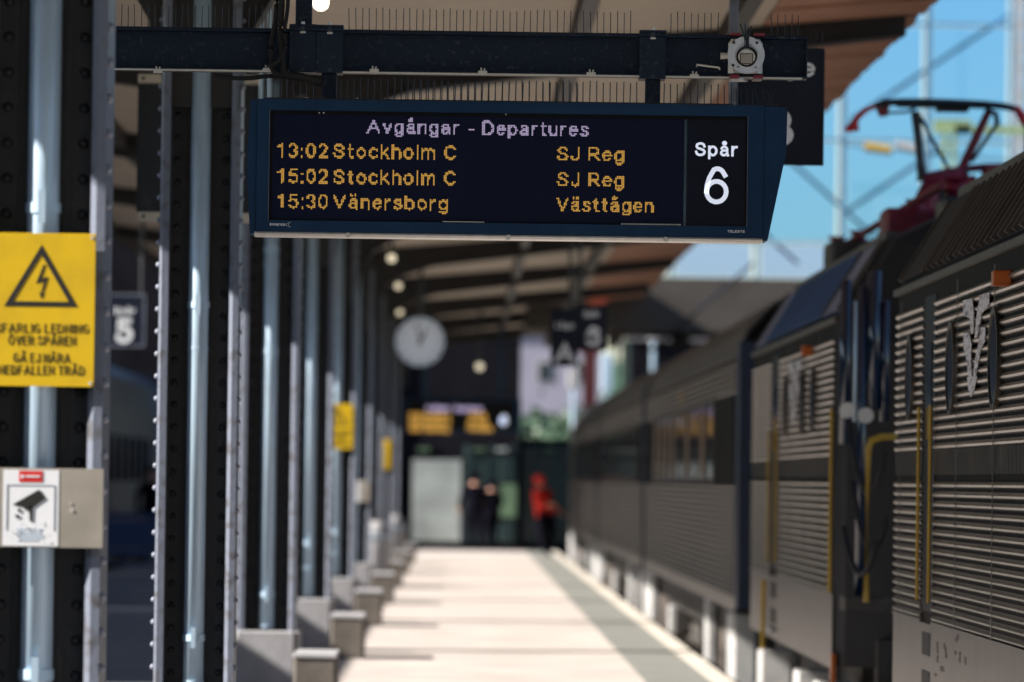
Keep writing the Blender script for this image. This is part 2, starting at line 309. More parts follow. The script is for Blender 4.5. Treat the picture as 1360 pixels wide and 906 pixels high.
def led_text(name, body, x0, x1, zb, cap, y, m, parent, ox, oz, w=.155):
    ls = place(body, x0, x1, zb, cap, w); mb = MB(); h = PITCH*.42; rr = w*cap/2
    def dist(px_, pz_):
        b2 = 9
        for l in ls:
            for i in range(len(l)-1):
                ax, az = l[i]; bx, bz = l[i+1]; dx, dz = bx-ax, bz-az; q_ = dx*dx+dz*dz
                t = 0 if q_ < 1e-12 else max(0, min(1, ((px_-ax)*dx+(pz_-az)*dz)/q_)); b2 = min(b2, (px_-ax-t*dx)**2+(pz_-az-t*dz)**2)
        return math.sqrt(b2)
    i0 = int((x0-ox)/PITCH) - 2; i1 = int((x1-ox)/PITCH) + 2
    for i in range(i0, i1):
        for j in range(int((zb-.4*cap-oz)/PITCH) - 1, int((zb+1.3*cap-oz)/PITCH) + 2):
            cx = ox + (i+.5)*PITCH; cz_ = oz + (j+.5)*PITCH
            if dist(cx, cz_) < rr: mb.add([(cx-h, y, cz_-h), (cx+h, y, cz_-h), (cx+h, y, cz_+h), (cx-h, y, cz_+h)], [(0, 1, 2, 3)])
    return mb.build(name, m, parent, fix=False)
S = 11.33; Y1 = 19.1
COLX = P(57, 450, Y1).x
GZ = -0.75
# ================================================================== SETTING
MB().add([(-3000, -400, GZ-.1), (3000, -400, GZ-.1), (3000, 4000, GZ-.1), (-3000, 4000, GZ-.1)], [(0, 1, 2, 3)]).build('ground', M['earth'], kind='structure')
def sheet(name, m, x0, x1, y0, y1, z, kind='structure'):
    return MB().box(x0, x1, y0, y1, z-.004 if z > .001 else GZ, z).build(name, m, kind=kind)
EDGE = 2.16
plat = MB().prism([(-5.9, GZ-.1), (EDGE, GZ-.1), (EDGE, -.12), (EDGE+.06, -.10), (EDGE+.06, 0), (-5.9, 0)], 'y', -30, 132).build('platform', M['plat'], kind='structure')
MB().box(1.50, EDGE-.12, -30, 131.9, .001, .005).build('paving_strip', M['strip'], kind='structure')
MB().box(EDGE-.119, EDGE+.059, -30, 131.9, .001, .007).build('platform_edge', M['line'], kind='structure')
MB().box(-5.89, -1.75, -30, 131.9, .001, .005).build('asphalt_path', M['asphalt'], kind='structure')
MB().box(EDGE+.1, 14, -60, 400, GZ-.05, GZ+.02).build('track_bed', M['ballast'], kind='structure')
MB().box(-14, -6.0, -60, 400, GZ-.05, GZ+.02).build('track_bed', M['ballast'], kind='structure')
for x, lb in ((3.15, 'steel rail nearest the platform under the black train'), (4.62, 'steel rail on the far side under the black train'), (-7.0, 'steel rail nearest the left side of the platform'), (-8.44, 'outer steel rail of the left hand track')):
    tag(MB().prism([(x-.07, GZ+.02), (x+.07, GZ+.02), (x+.07, GZ+.04), (x+.015, GZ+.05), (x+.015, GZ+.13), (x+.036, GZ+.14), (x+.036, GZ+.17), (x-.036, GZ+.17), (x-.036, GZ+.14), (x-.015, GZ+.13), (x-.015, GZ+.05), (x-.07, GZ+.04)], 'y', -60, 400).build('rail', M['rail']), lb, 'rail')
# ================================================================== CANOPY
VX = -1.41; VZ = 4.66; RX = 3.34; LX = -4.62; SL = 0.09
def cz(x): return VZ + abs(x - VX) * SL
can = empty('platform_canopy', (VX, 40, 4.6), 'long platform canopy with cream soffit, dark cross girders and a brown boarded right edge', 'canopy')
frames = [Y1 + S*k for k in range(-3, 10)]
CY0 = frames[0] - 1; CY1 = frames[-1] + 2.5
for Yf in frames:
    D = .29; w = .10; pts = []
    pts = [(LX, cz(LX)), (VX, VZ), (RX-.12, cz(RX-.12))]
    low = [(RX-.12, cz(RX)-D*.55), (VX+1.0, cz(VX+1)-D), (VX+.62, VZ-D-.04), (VX+.38, VZ-D-.18), (VX+.24, VZ-D-.42), (VX+.20, VZ-D-.8), (VX-.20, VZ-D-.8), (VX-.24, VZ-D-.42), (VX-.38, VZ-D-.18), (VX-.62, VZ-D-.04), (VX-1, cz(VX-1)-D), (LX, cz(LX)-D*.6)]
    MB().prism(pts + low, 'y', Yf-w, Yf+w).build('girder', M['girder'], can)
    MB().prism([(low[k][0], low[k][1]) for k in range(6)] + [(low[k][0], low[k][1]-.02) for k in range(5, -1, -1)], 'y', Yf-.16, Yf+.16).build('girder_flange', M['girder'], can)
for k in range(len(frames)-1):
    a, b_ = frames[k]+.092, frames[k+1]-.092
    for x0, x1 in ((LX, VX-.02), (VX+.02, .74), (.86, 1.84), (1.96, 2.16)):
        MB().prism([(x0, cz(x0)-.02), (x1, cz(x1)-.02), (x1, cz(x1)+.03), (x0, cz(x0)+.03)], 'y', a, b_).build('soffit_panel', M['soffit'], can)
bd = None
nb = 0
for k in range(len(frames)-1):
    a, b_ = frames[k]+.1, frames[k+1]-.1
    near = 38 < frames[k+1] < 66
    n = 22; st = (b_-a)/n; joint = MB()
    for i in range(n):
        xe = RX + random.uniform(-.015, .012); zz = random.uniform(-.012, .012)
        t = joint if not near else MB()
        y0 = a + i*st
        t.prism([(2.17, cz(2.17)-.03+zz), (xe, cz(xe)-.03+zz), (xe, cz(xe)+.0+zz), (2.17, cz(2.17)+.0+zz)], 'y', y0, y0+st-.02)
        if near: t.build('soffit_board', M['wood'], can)
    if not near: joint.build('soffit_board', M['wood'], can, kind='stuff')
for x in (-3.2, .8, 1.9):
    MB().box(x-.055, x+.055, CY0, CY1, cz(x)-.17, cz(x)+.01).build('purlin', M['girder'], can)
MB().prism([(LX-.1, cz(LX)+.035), (VX, VZ+.035), (RX+.02, cz(RX)+.035), (RX+.02, cz(RX)+.12), (VX, VZ+.12), (LX-.1, cz(LX)+.12)], 'y', CY0, CY1).build('roof_sheet', M['roof'], can)
MB().box(LX-.13, LX-.05, CY0, CY1, cz(LX)-.16, cz(LX)+.13).build('fascia', M['girder'], can)
MB().box(VX-.16, VX+.16, CY0, CY1, VZ-.16, VZ-.02).build('valley_gutter', M['girder'], can)
# ================================================================== COLUMNS
def dome(r, h, axis):
    mb = MB(); rings = []
    for (rr, hh) in ((r, 0), (r*.92, h*.45), (r*.6, h*.85), (r*.15, h)):
        rg = []
        for k in range(8):
            a = 2*math.pi*k/8; u, w = rr*math.cos(a), rr*math.sin(a)
            rg.append((u, -hh, w) if axis == '-y' else ((-hh, u, w) if axis == '-x' else (hh, u, w)))
        rings.append(rg)
    return rings
def rivet_mesh(axis, m, r=.019, h=.015):
    mb = MB(); mb.loft(dome(r, h, axis)); o = mb.build('rivet', m, None, smooth=True); me = o.data; bpy.data.objects.remove(o); return me
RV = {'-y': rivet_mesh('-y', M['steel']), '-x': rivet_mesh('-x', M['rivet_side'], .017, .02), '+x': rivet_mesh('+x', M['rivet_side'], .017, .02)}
def column(Y, label, individual, group):
    x = COLX; r = empty('steel_column', (x, Y, 0), label, 'column', group)
    MB().box(x-.16, x+.16, Y+.0, Y+.016, 0, 4.4).build('web', M['steel'], r)
    for s in (-1, 1):
        # flange plate, with chamfered front corner
        a, b_ = (.162, .212)
        if s > 0: prof = [(x+a, Y-.128), (x+a+.020, Y-.15), (x+b_, Y-.15), (x+b_, Y+.26), (x+a, Y+.26)]
        else: prof = [(x-b_, Y-.138), (x-b_+.014, Y-.15), (x-a, Y-.15), (x-a, Y+.26), (x-b_, Y+.26)]
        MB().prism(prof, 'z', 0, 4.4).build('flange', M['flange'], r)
        l, h = sorted((x+s*.092, x+s*.1615))
        MB().box(l, h, Y-.014, Y-.001, 0, 4.4).build('angle_leg', M['steel'], r)
        l, h = sorted((x+s*.062, x+s*.0915))
        MB().box(l, h, Y-.007, Y-.001, 0, 4.4).build('web_plate', M['steel'], r)
    joint = MB()
    n = 37
    for k in range(n):
        z = .08 + .119*k + .02*((Y*7) % 1)
        for s in (-1, 1):
            if individual:
                for ax, p in (('-y', (s*.128, -.0145, z)), ('-x' if s < 0 else '+x', (s*.2125, -.095, z+.03)), ):
                    o = bpy.data.objects.new('rivet', RV[ax]); COL.objects.link(o); o.parent = r; o.location = p
            else:
                def sh(rr, dx, dy): return [[(p[0]+x+dx, p[1]+Y+dy, p[2]+z) for p in g] for g in rr]
                joint.loft(sh(dome(.019, .015, '-y'), s*.128, -.0145))
    if not individual:
        joint.build('rivet', M['steel'], r, kind='stuff', smooth=True)
        j2 = MB()
        for k in range(n):
            for s in (-1, 1):
                rr = dome(.017, .02, '-x' if s < 0 else '+x')
                j2.loft([[(p[0]+x+s*.2125, p[1]+Y-.095, p[2]+.11+.119*k) for p in g_] for g_ in rr])
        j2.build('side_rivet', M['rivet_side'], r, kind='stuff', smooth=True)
    return r
FAR = ['nearest of the three', 'middle one of the three', 'farthest of the three']
clabels = ['nearest riveted dark steel column, carrying the yellow warning sign', 'second riveted dark steel column, standing behind the left end of the departure board',
  'third riveted steel column, first one with its concrete plinth in view', 'fourth riveted steel column, with a tall grey plinth right of the third', 'fifth riveted steel column, carrying the small bright yellow sign',
  'sixth riveted steel column, carrying the small camera notice']
for k in range(9):
    lab = clabels[k] if k < 6 else FAR[k-6] + ' blurred distant steel columns beyond the sixth'
    column(Y1+S*k, lab, k < 2, 'riveted columns in a row along the platform')
# drainpipes
plabels = ['galvanised drainpipe in the nearest column, behind the yellow sign', 'galvanised drainpipe in the second column with a sunlit stripe', 'blurred drainpipe in the third column with pale clamp bands', 'drainpipe in the fourth column above its plinth', 'drainpipe in the fifth column behind the small yellow sign', 'drainpipe in the sixth column behind the small camera notice']
clampz = {0: [P(57, 275, 19).z, P(57, 895, 19).z], 1: [1.6+(638-410)/248, 1.6+(638-850)/248], 2: [1.6+(638-335)/181, 1.6+(638-470)/181, 1.6+(638-355)/181, .75]}
for k in range(9):
    Y = Y1+S*k; x = COLX; r0 = .0535
    if k == 1: x = P(264, 450, Y).x
    r = empty('drainpipe', (x, Y-.076, .4), plabels[k] if k < 6 else FAR[k-6] + ' blurred distant drainpipes beyond the sixth column', 'drainpipe', 'drainpipes on the columns')
    MB().tube([(x, Y-.076, .45), (x, Y-.076, 4.6)], r0, 24).build('pipe', M['galv'], r, smooth=True)
    for z in clampz.get(k, [1.0, 3.0]):
        MB().ring((x, Y-.076, z-.02), r0, r0+.006, 'z', .035, 24).build('clamp_band', M['galv'], r)
        MB().box(x-.012, x+.012, Y-.147, Y-.135, z-.055, z+.055).build('clamp_lug', M['galv'], r)
        MB().ring((x, Y-.076, z-.24), r0, r0+.0025, 'z', .012, 24).build('pipe_joint', M['galv'], r)
# plinths
for k in range(9):
    Y = Y1+S*k; x = COLX
    lab = ['plinth of the nearest column, below the camera notice', 'concrete plinth of the second column', 'light grey concrete plinth under the third column, its left edge sunlit', 'grey plinth under the fourth column, narrow beside the third', 'grey plinth under the fifth column below the yellow sign', 'grey plinth under the sixth column'][k] if k < 6 else FAR[k-6] + ' small blurred plinths under the distant columns'
    r = empty('concrete_plinth', (x, Y, 0), lab, 'plinth', 'column plinths')
    for s in (-1, 1):   # two half shells clasping the column, plus front and back
        l, h = sorted((x+s*.2155, x+s*.2455)); MB().bbox(l, h, Y-.26, Y+.38, .006, .484, .008).build('side_shell', M['plinth'], r)
        yy = (Y-.285, Y-.152) if s < 0 else (Y+.262, Y+.40)
        MB().bbox(x-.214, x+.214, yy[0], yy[1], .006, .484, .012).build('end_shell', M['plinth'], r)
for k in range(1, 9):
    Y = Y1+S*k-1.9; lab = 'low concrete block on the platform ' + (['', 'in front of the second column', 'in front of the third column', 'beside the fourth column, casting a short dark shadow', 'beside the fifth column', 'beside the sixth column'][k] if k < 6 else 'at the ' + FAR[k-6] + ' distant columns')
    r = empty('concrete_block', (COLX+.45, Y, 0), lab, 'concrete block', 'low concrete blocks by the columns')
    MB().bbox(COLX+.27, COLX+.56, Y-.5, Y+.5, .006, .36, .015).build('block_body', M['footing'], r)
    MB().bbox(COLX+.265, COLX+.57, Y-.51, Y+.51, .3605, .39, .008).build('lit_top_slab', M['plinth'], r)  # paler slab puts the sunlit block top into the colour
# ================================================================== SIGNS ON COLUMNS
def warning_sign(Y, zc_, label, full=True):
    x = COLX if full else COLX; yf = Y-.17
    r = empty('warning_sign', (x, yf, zc_-.255), label, 'sign', 'yellow warning signs on the columns')
    hw = .180; hh = .2545; x += .004
    MB().bbox(x-hw, x+hw, yf-.004, yf+.0, zc_-hh, zc_+hh, .0015).build('panel', M['yellow'], r)
    tb = zc_ + .005; a = .122; t = .018
    # triangle (outer 205 mm)
    top = (x, zc_+.216); L = (x-a, zc_+.011); R = (x+a, zc_+.011)
    cen = (x, (top[1]+L[1]+R[1])/3); q = .76
    inn = [(cen[0]+(p[0]-cen[0])*q, cen[1]+(p[1]-cen[1])*q) for p in (top, L, R)]
    mb = MB(); o3 = [top, L, R]; yy = yf-.0055
    mb.add([(p[0], yy, p[1]) for p in o3+inn] + [(p[0], yy+.0015, p[1]) for p in o3+inn], [(0,1,4,3),(1,2,5,4),(2,0,3,5),(6,7,1,0),(7,8,2,1),(8,6,0,2)])
    mb.build('warning_triangle', M['ink'], r)
    mb = MB(); c = zc_+.09
    bolt = [(x+.008, c+.062), (x+.014, c+.060), (x+.000, c+.012), (x+.024, c+.022), (x+.006, c-.036), (x+.012, c-.034), (x+.001, c-.055), (x-.006, c-.030), (x-.000, c-.034), (x+.010, c+.006), (x-.018, c-.004)]
    mb.add([(p[0], yy, p[1]) for p in bolt]+[(p[0], yy+.0015, p[1]) for p in bolt], [tuple(range(11)), tuple(range(21, 10, -1))]); mb.build('lightning_bolt', M['ink'], r)
    k = 1/395.
    for body, w, y in (('LIVSFARLIG LEDNING', 146, 442), ('ÖVER SPÅREN', 88, 458), ('GÅ EJ NÄRA', 74, 481), ('NEDFALLEN TRÅD', 112, 497)):
        xm = x + (2 if 'LIVS' not in body else -10)*k; zb = zc_ + (411.5-y)*k
        text_obj('lettering', body, xm-w*k/2, xm+w*k/2, zb, 12.3*k, yy, M['ink'], r, -.026)
    for sx_ in (-1, 1):
        for sz in (-1, 1):
            MB().disc((x+sx_*(hw-.012), yf-.007, zc_+sz*(hh-.012)), .006, 'y', .004, 12).build('screw', M['alu'], r)
    return r
warning_sign(Y1, P(55, 411.5, Y1-.17).z, 'yellow high voltage warning sign with black triangle on the nearest column')
warning_sign(Y1+4*S, 2.19, 'small blurred bright yellow warning sign on the fifth column')
r = warning_sign(Y1+7*S, 1.6+33/76., 'small blurred amber warning sign on a distant column beyond the camera notice')
# camera notice
def camera_notice(Y, zt, zb_, label, x0, x1):
    yf = Y-.172; r = empty('camera_notice', (COLX, yf, zb_), label, 'sign', 'camera notices on the columns')
    MB().bbox(x0, x1, yf-.003, yf, zb_, zt, .001).build('steel_plate', M['stainless'], r)
    k = 1/395.; cx = P(46, 675, Y1).x - COLX + COLX; H = zt-zb_
    st = MB().box(cx-.0925, cx+.0925, yf-.0045, yf-.0035, zb_+.004, zt-.006).build('sticker', M['white'], r)
    hd = MB().box(cx-.040, cx+.038, yf-.006, yf-.005, zt-.046, zt-.009).build('red_label', M['red'], r)
    MB().box(cx-.018, cx+.030, yf-.0075, yf-.0065, zt-.030, zt-.024).build('label_line', M['white'], hd)
    MB().disc((cx-.029, yf-.0075, zt-.028), .006, 'y', .001, 14).build('label_mark', M['white'], hd)
    # drawn frame
    fx0, fx1, fz0, fz1 = cx-.080, cx+.080, zb_+.055, zt-.056
    mb = MB(); t = .0022; yy = yf-.006
    mb.box(fx0, fx1, yy, yy+.001, fz1-t, fz1); mb.box(fx0, fx0+t, yy, yy+.001, fz0, fz1-t); mb.box(fx1-t, fx1, yy, yy+.001, fz0, fz1-t); mb.build('printed_frame', M['flange'], r)
    # camera pictogram
    def q(u, v): return (cx + (u-300)/971*150*k, yy-.001, (zt - (v-150)/906*140*k))
    for pts in ([(145, 462), (370, 330), (425, 405), (300, 500), (262, 515), (235, 480)], [(292, 470), (318, 465), (316, 605), (292, 600)], [(205, 490), (222, 510), (205, 532), (186, 510)], [(165, 545), (205, 550), (205, 575), (180, 578)]):
        w = [q(*p) for p in pts]; n = len(w)
        MB().add(w + [(p[0], p[1]+.0009, p[2]) for p in w], [tuple(range(n)), tuple(range(2*n-1, n-1, -1))] + [(i, (i+1) % n, n+(i+1) % n, n+i) for i in range(n)]).build('camera_drawing', M['ink'], r)
    for i in range(5):
        a, b_ = q(190+random.randint(-30, 30), 668+i*24), q(400+random.randint(-60, 30), 668+i*24)
        MB().box(a[0], b_[0], yy, yy+.001, a[2]-.0012, a[2]+.0012).build('printed_line', M['galv'], r)
    random.seed(3)
    for i in range(26):
        u = random.uniform(110, 510); v = 570 + 210*random.random(); p = q(u, v); s_ = random.uniform(.002, .006)
        MB().add([(p[0]+s_*math.cos(a)*random.uniform(.6, 1.2), yy-.0015, p[2]+s_*math.sin(a)*random.uniform(.6, 1.2)) for a in (0, 1, 2, 3, 4, 5.2)], [(0, 1, 2, 3, 4, 5)]).build('paint_flake', M['white'], r)
    p = q(640, 440); p2 = q(648, 505)
    MB().disc((p[0], yf-.006, p[2]-.002), .0035, 'y', .003, 12).build('screw', M['alu'], r); MB().disc((p2[0], yf-.006, p2[2]), .0055, 'y', .003, 12).build('screw', M['alu'], r)
camera_notice(Y1, P(55, 622, Y1-.17).z, P(55, 727, Y1-.17).z, 'stainless plate with a worn white camera notice on the nearest column', COLX-.225, COLX+.222)
camera_notice(Y1+5*S, 1.6+(638-640)/99., 1.6+(638-668)/99., 'small blurred camera notice plate on the sixth column', COLX-.2, COLX+.2)
# ================================================================== BEAM, HANGERS
YB = 25.0
def XZ(px, py, Y=24.9): p = P(px, py, Y); return p.x, p.z
bx0, bzt = XZ(70, 36, YB); bx1, _ = XZ(1071, 48, YB); bzb = XZ(147, 93, YB)[1]
beam = empty('sign_beam', (bx0, YB, bzb), 'dark blue steel beam above the departure board, edged with bird spikes', 'beam')
MB().box(bx0, bx1, YB-.004, YB+.012, bzb+.0122, bzt-.0122).build('web', M['navyrust'], beam)
MB().bbox(bx0, bx1, YB-.055, YB+.06, bzt-.012, bzt, .002).build('top_flange', M['navyrust'], beam)
MB().bbox(bx0, bx1, YB-.055, YB+.06, bzb, bzb+.012, .002).build('bottom_flange', M['navyrust'], beam)
MB().box(bx1-.004, bx1+.002, YB-.056, YB+.061, bzb-.001, bzt+.001).build('end_plate', M['navyrust'], beam)
MB().box(XZ(147, 90, YB)[0], bx1-.02, YB-.060, YB-.0555, bzb-.004, bzb+.004).build('cable_tray_edge', M['alu'], beam)
def thing_mesh(mb, name, m, label, cat, group=None, smooth=False):
    o = mb.build(name, m, smooth=smooth); return tag(o, label, cat, group)
# clamp boxes
def clamp(px0, px1, py0, py1, label):
    x0, zt = XZ(px0, py0, YB-.07); x1, zb = XZ(px1, py1, YB-.07); 
    r = empty('clamp_bracket', ((x0+x1)/2, YB, zb), label, 'bracket', 'clamp brackets on the blue beam')
    t = .008
    MB().bbox(x0, x1, YB-.075, YB-.067, zb, zt-.03, .001).build('front_plate', M['navyrust'], r)
    MB().box(x0-.002, x1+.002, YB-.08, YB+.09, zt-.028, zt-.014).build('top_plate', M['navyrust'], r)
    MB().box(x0-.001, x1+.001, YB-.078, YB+.088, zt-.012, zt).build('top_plate', M['navyrust'], r)
    MB().box(x0, x1, YB-.0665, YB+.08, zb, zb+.008).build('bottom_plate', M['navyrust'], r)
    MB().box(x0, x1, YB+.0805, YB+.088, zb, zt-.03).build('back_plate', M['navyrust'], r)
    xm = (x0+x1)/2
    MB().tube([(xm, YB-.065, zt-.035), (xm, YB-.065, zt+.012)], .008, 8).build('bolt', M['alu'], r)
    MB().box(xm-.012, xm+.012, YB-.079, YB-.0755, zt-.040, zt-.032).build('bolt_head', M['alu'], r)
clamp(385, 419, 32, 96, 'left half of the double clamp box on the beam, rust spotted')
clamp(420.6, 455, 33, 97, 'right half of the double clamp box on the beam, above the board hanger')
clamp(850, 884, 40, 105, 'single clamp box on the right part of the beam')
def post(px0, px1, z0, z1, Y, name, label, m='navyrust', d=.06):
    x0, _ = XZ(px0, 100, Y); x1, _ = XZ(px1, 100, Y)
    r = MB().bbox(x0, x1, Y-d/2, Y+d/2, z0, z1, .004).build(name, M[m]); tag(r, label, 'post')
bt = XZ(342, 131)[1]; bb = XZ(342, 308)[1]
post(391.5, 413.5, bzt+.02, cz(-1)+.05, YB, 'hanger_post', 'dark blue hanger post rising from the double clamp box')
post(427.5, 447.5, bt-.01, bzb-.001, YB+.02, 'hanger_post', 'short blue hanger between double clamp box and departure board')
post(857, 877, bt-.01, bzb-.001, YB+.02, 'hanger_post', 'short blue hanger between single clamp box and departure board')
post(967.5, 979.5, bt-.3, cz(1.1)+.03, 30.0, 'hanger_post', 'slim grey blue post carrying the lettered sign behind the board', 'flange', .05)
post(344.5, 349.5, 3.55, cz(-1.3), 33.2, 'hanger_post', 'thin pale rod left of the dangling cables', 'galv', .02)
post(354.5, 359.5, 3.55, cz(-1.3), 33.2, 'hanger_post', 'thin pale rod right beside the dangling cables', 'galv', .02)
# cable clips
for i, (px, py) in enumerate([(210, 93.5), (355, 92), (497, 93), (641, 95.5), (785, 97.5), (922, 100)]):
    x, z = XZ(px, py, YB-.06)
    r = empty('cable_clip', (x, YB-.06, z), 'small pale cable clip under the beam, ' + ['leftmost, over the dark panel', 'second from the left, by the hanging cables', 'third, just right of the double clamp', 'fourth, above the middle of the board', 'fifth, left of the single clamp', 'last, left of the round silver housing'][i], 'clip', 'cable clips under the beam')
    MB().bbox(x-.020, x+.020, YB-.078, YB-.0605, z-.012, z+.004, .002).build('clip_base', M['alu'], r)
    MB().tube([(x-.006, YB-.080, z+.003), (x-.007, YB-.082, z+.016)], .0035, 6).build('clip_arm', M['alu'], r)
    MB().tube([(x+.006, YB-.080, z+.003), (x+.009, YB-.082, z+.014)], .0035, 6).build('clip_arm', M['alu'], r)
x, z = XZ(925, 87, YB-.07); x2, z2 = XZ(955, 90, YB-.07)
thing_mesh(MB().tube([(x, YB-.075, z-.008), (x, YB-.075, z+.003), (x2, YB-.075, z2), (x2+.003, YB-.075, z2-.010)], .0045, 8), 'conduit', M['alu'], 'short pale conduit on the beam left of the silver housing', 'conduit')
# cables
def cable(pts, rr, label, Yc=YB-.09):
    out_ = []
    P3 = [Vector(P(a, b_, Yc)) for a, b_ in pts]
    for i in range(len(P3)-1):
        p0 = P3[max(0, i-1)]; p1 = P3[i]; p2 = P3[i+1]; p3 = P3[min(len(P3)-1, i+2)]
        for s in range(5):
            t = s/5; out_.append(.5*((2*p1) + (-p0+p2)*t + (2*p0-5*p1+4*p2-p3)*t*t + (-p0+3*p1-3*p2+p3)*t**3))
    out_.append(P3[-1])
    tag(MB().tube(out_, rr, 8).build('cable', M['blackrub'], smooth=True), label, 'cable', 'black cables by the double clamp')
cable([(366, -40), (368, 0), (366, 30), (360, 60), (362, 90), (372, 98), (402, 103), (420, 112)], .013, 'black cable hanging left of the clamp, leftmost of the bundle')
cable([(375, -40), (374, 10), (372, 40), (375, 70), (378, 96), (400, 101), (425, 108)], .014, 'black cable hanging left of the clamp, middle of the bundle', YB-.11)
cable([(384, -40), (382, 10), (378, 40), (379, 62), (372, 78), (357, 90)], .009, 'thin black cable curving back to the clip beside the clamp', YB-.12)
cable([(284, 99), (297, 103), (330, 104), (358, 101), (385, 103), (410, 106), (428, 114)], .010, 'black cable sagging under the beam towards the board hanger', YB-.05)
# bird spikes
spike_me = None
def spike_row(px0, px1, step, Y, zb, length, label, name='bird_spike_strip', rad=.0021, gaps=(), mult=1, jit=.04, thick=True):
    x0 = XZ(px0, 50, Y)[0]; x1 = XZ(px1, 50, Y)[0]
    r = empty(name, (x0, Y, zb), label, 'bird spikes', 'rows of bird spikes')
    mb = MB(); mb.box(x0-.01, x1+.01, Y-.012, Y+.012, zb, zb+.006).build('base_strip', M['spike'], r)
    me = MB().tube([(0, 0, 0), (0, 0, length)], rad, 6).build('spike', M['spike'], None).data
    bpy.data.objects.remove(bpy.data.objects[-1]) if False else None
    tmp = [o for o in bpy.data.objects if o.type == 'MESH' and o.data == me]
    for o in tmp: bpy.data.objects.remove(o)
    k = int((x1-x0)/(step/302.)); ln = 0
    for i in range(k+1):
        x = x0 + (x1-x0)*i/k
        px = px0 + (px1-px0)*i/k
        if any(a < px < b_ for a, b_ in gaps): continue
        o = bpy.data.objects.new('spike', me); COL.objects.link(o); o.parent = r
        o.location = (x-x0+random.uniform(-.001, .001), random.uniform(-.004, .004), .005); o.rotation_euler = (random.gauss(0, jit*.5), random.gauss(0, jit*.35), 0)
        o.scale = (1, 1, random.uniform(.93, 1.04))
    return r
spike_row(152, 1060, 8.9, YB, bzt+.001, .098, 'long row of thin bird spikes on top of the blue beam', gaps=((372, 458), (846, 890), (962, 1016)))
spike_row(355, 972, 8.8, 24.93, bt+.001, .090, 'row of bird spikes along the front of the board top', gaps=((424, 450), (854, 880)), rad=.0026)
spike_row(540, 768, 8.8, 25.02, bt+.001, .090, 'second row of bird spikes behind the first, over the middle of the board', rad=.0026)
r = empty('bird_spike_strip', (XZ(1000, 140, 24.95)[0], 24.95, bt), 'tangled and bent bird spikes at the right end of the board top', 'bird spikes', 'rows of bird spikes')
MB().box(XZ(976, 140, 24.95)[0], XZ(1034, 140, 24.95)[0], 24.94, 24.96, bt+.001, bt+.006).build('base_strip', M['spike'], r)
for a, b_ in ((978, 978), (985, 984), (992, 992), (1000, 999), (1008, 1002), (1010, 1016), (1018, 1012), (1021, 1024), (1019, 1030), (1026, 1018), (1024, 1029)):
    p = XZ(a, 141, 24.95); q_ = XZ(b_, 118, 24.95); MB().tube([(p[0], 24.95, bt+.004), (q_[0], 24.95, q_[1])], .0018, 6).build('spike', M['spike'], r)
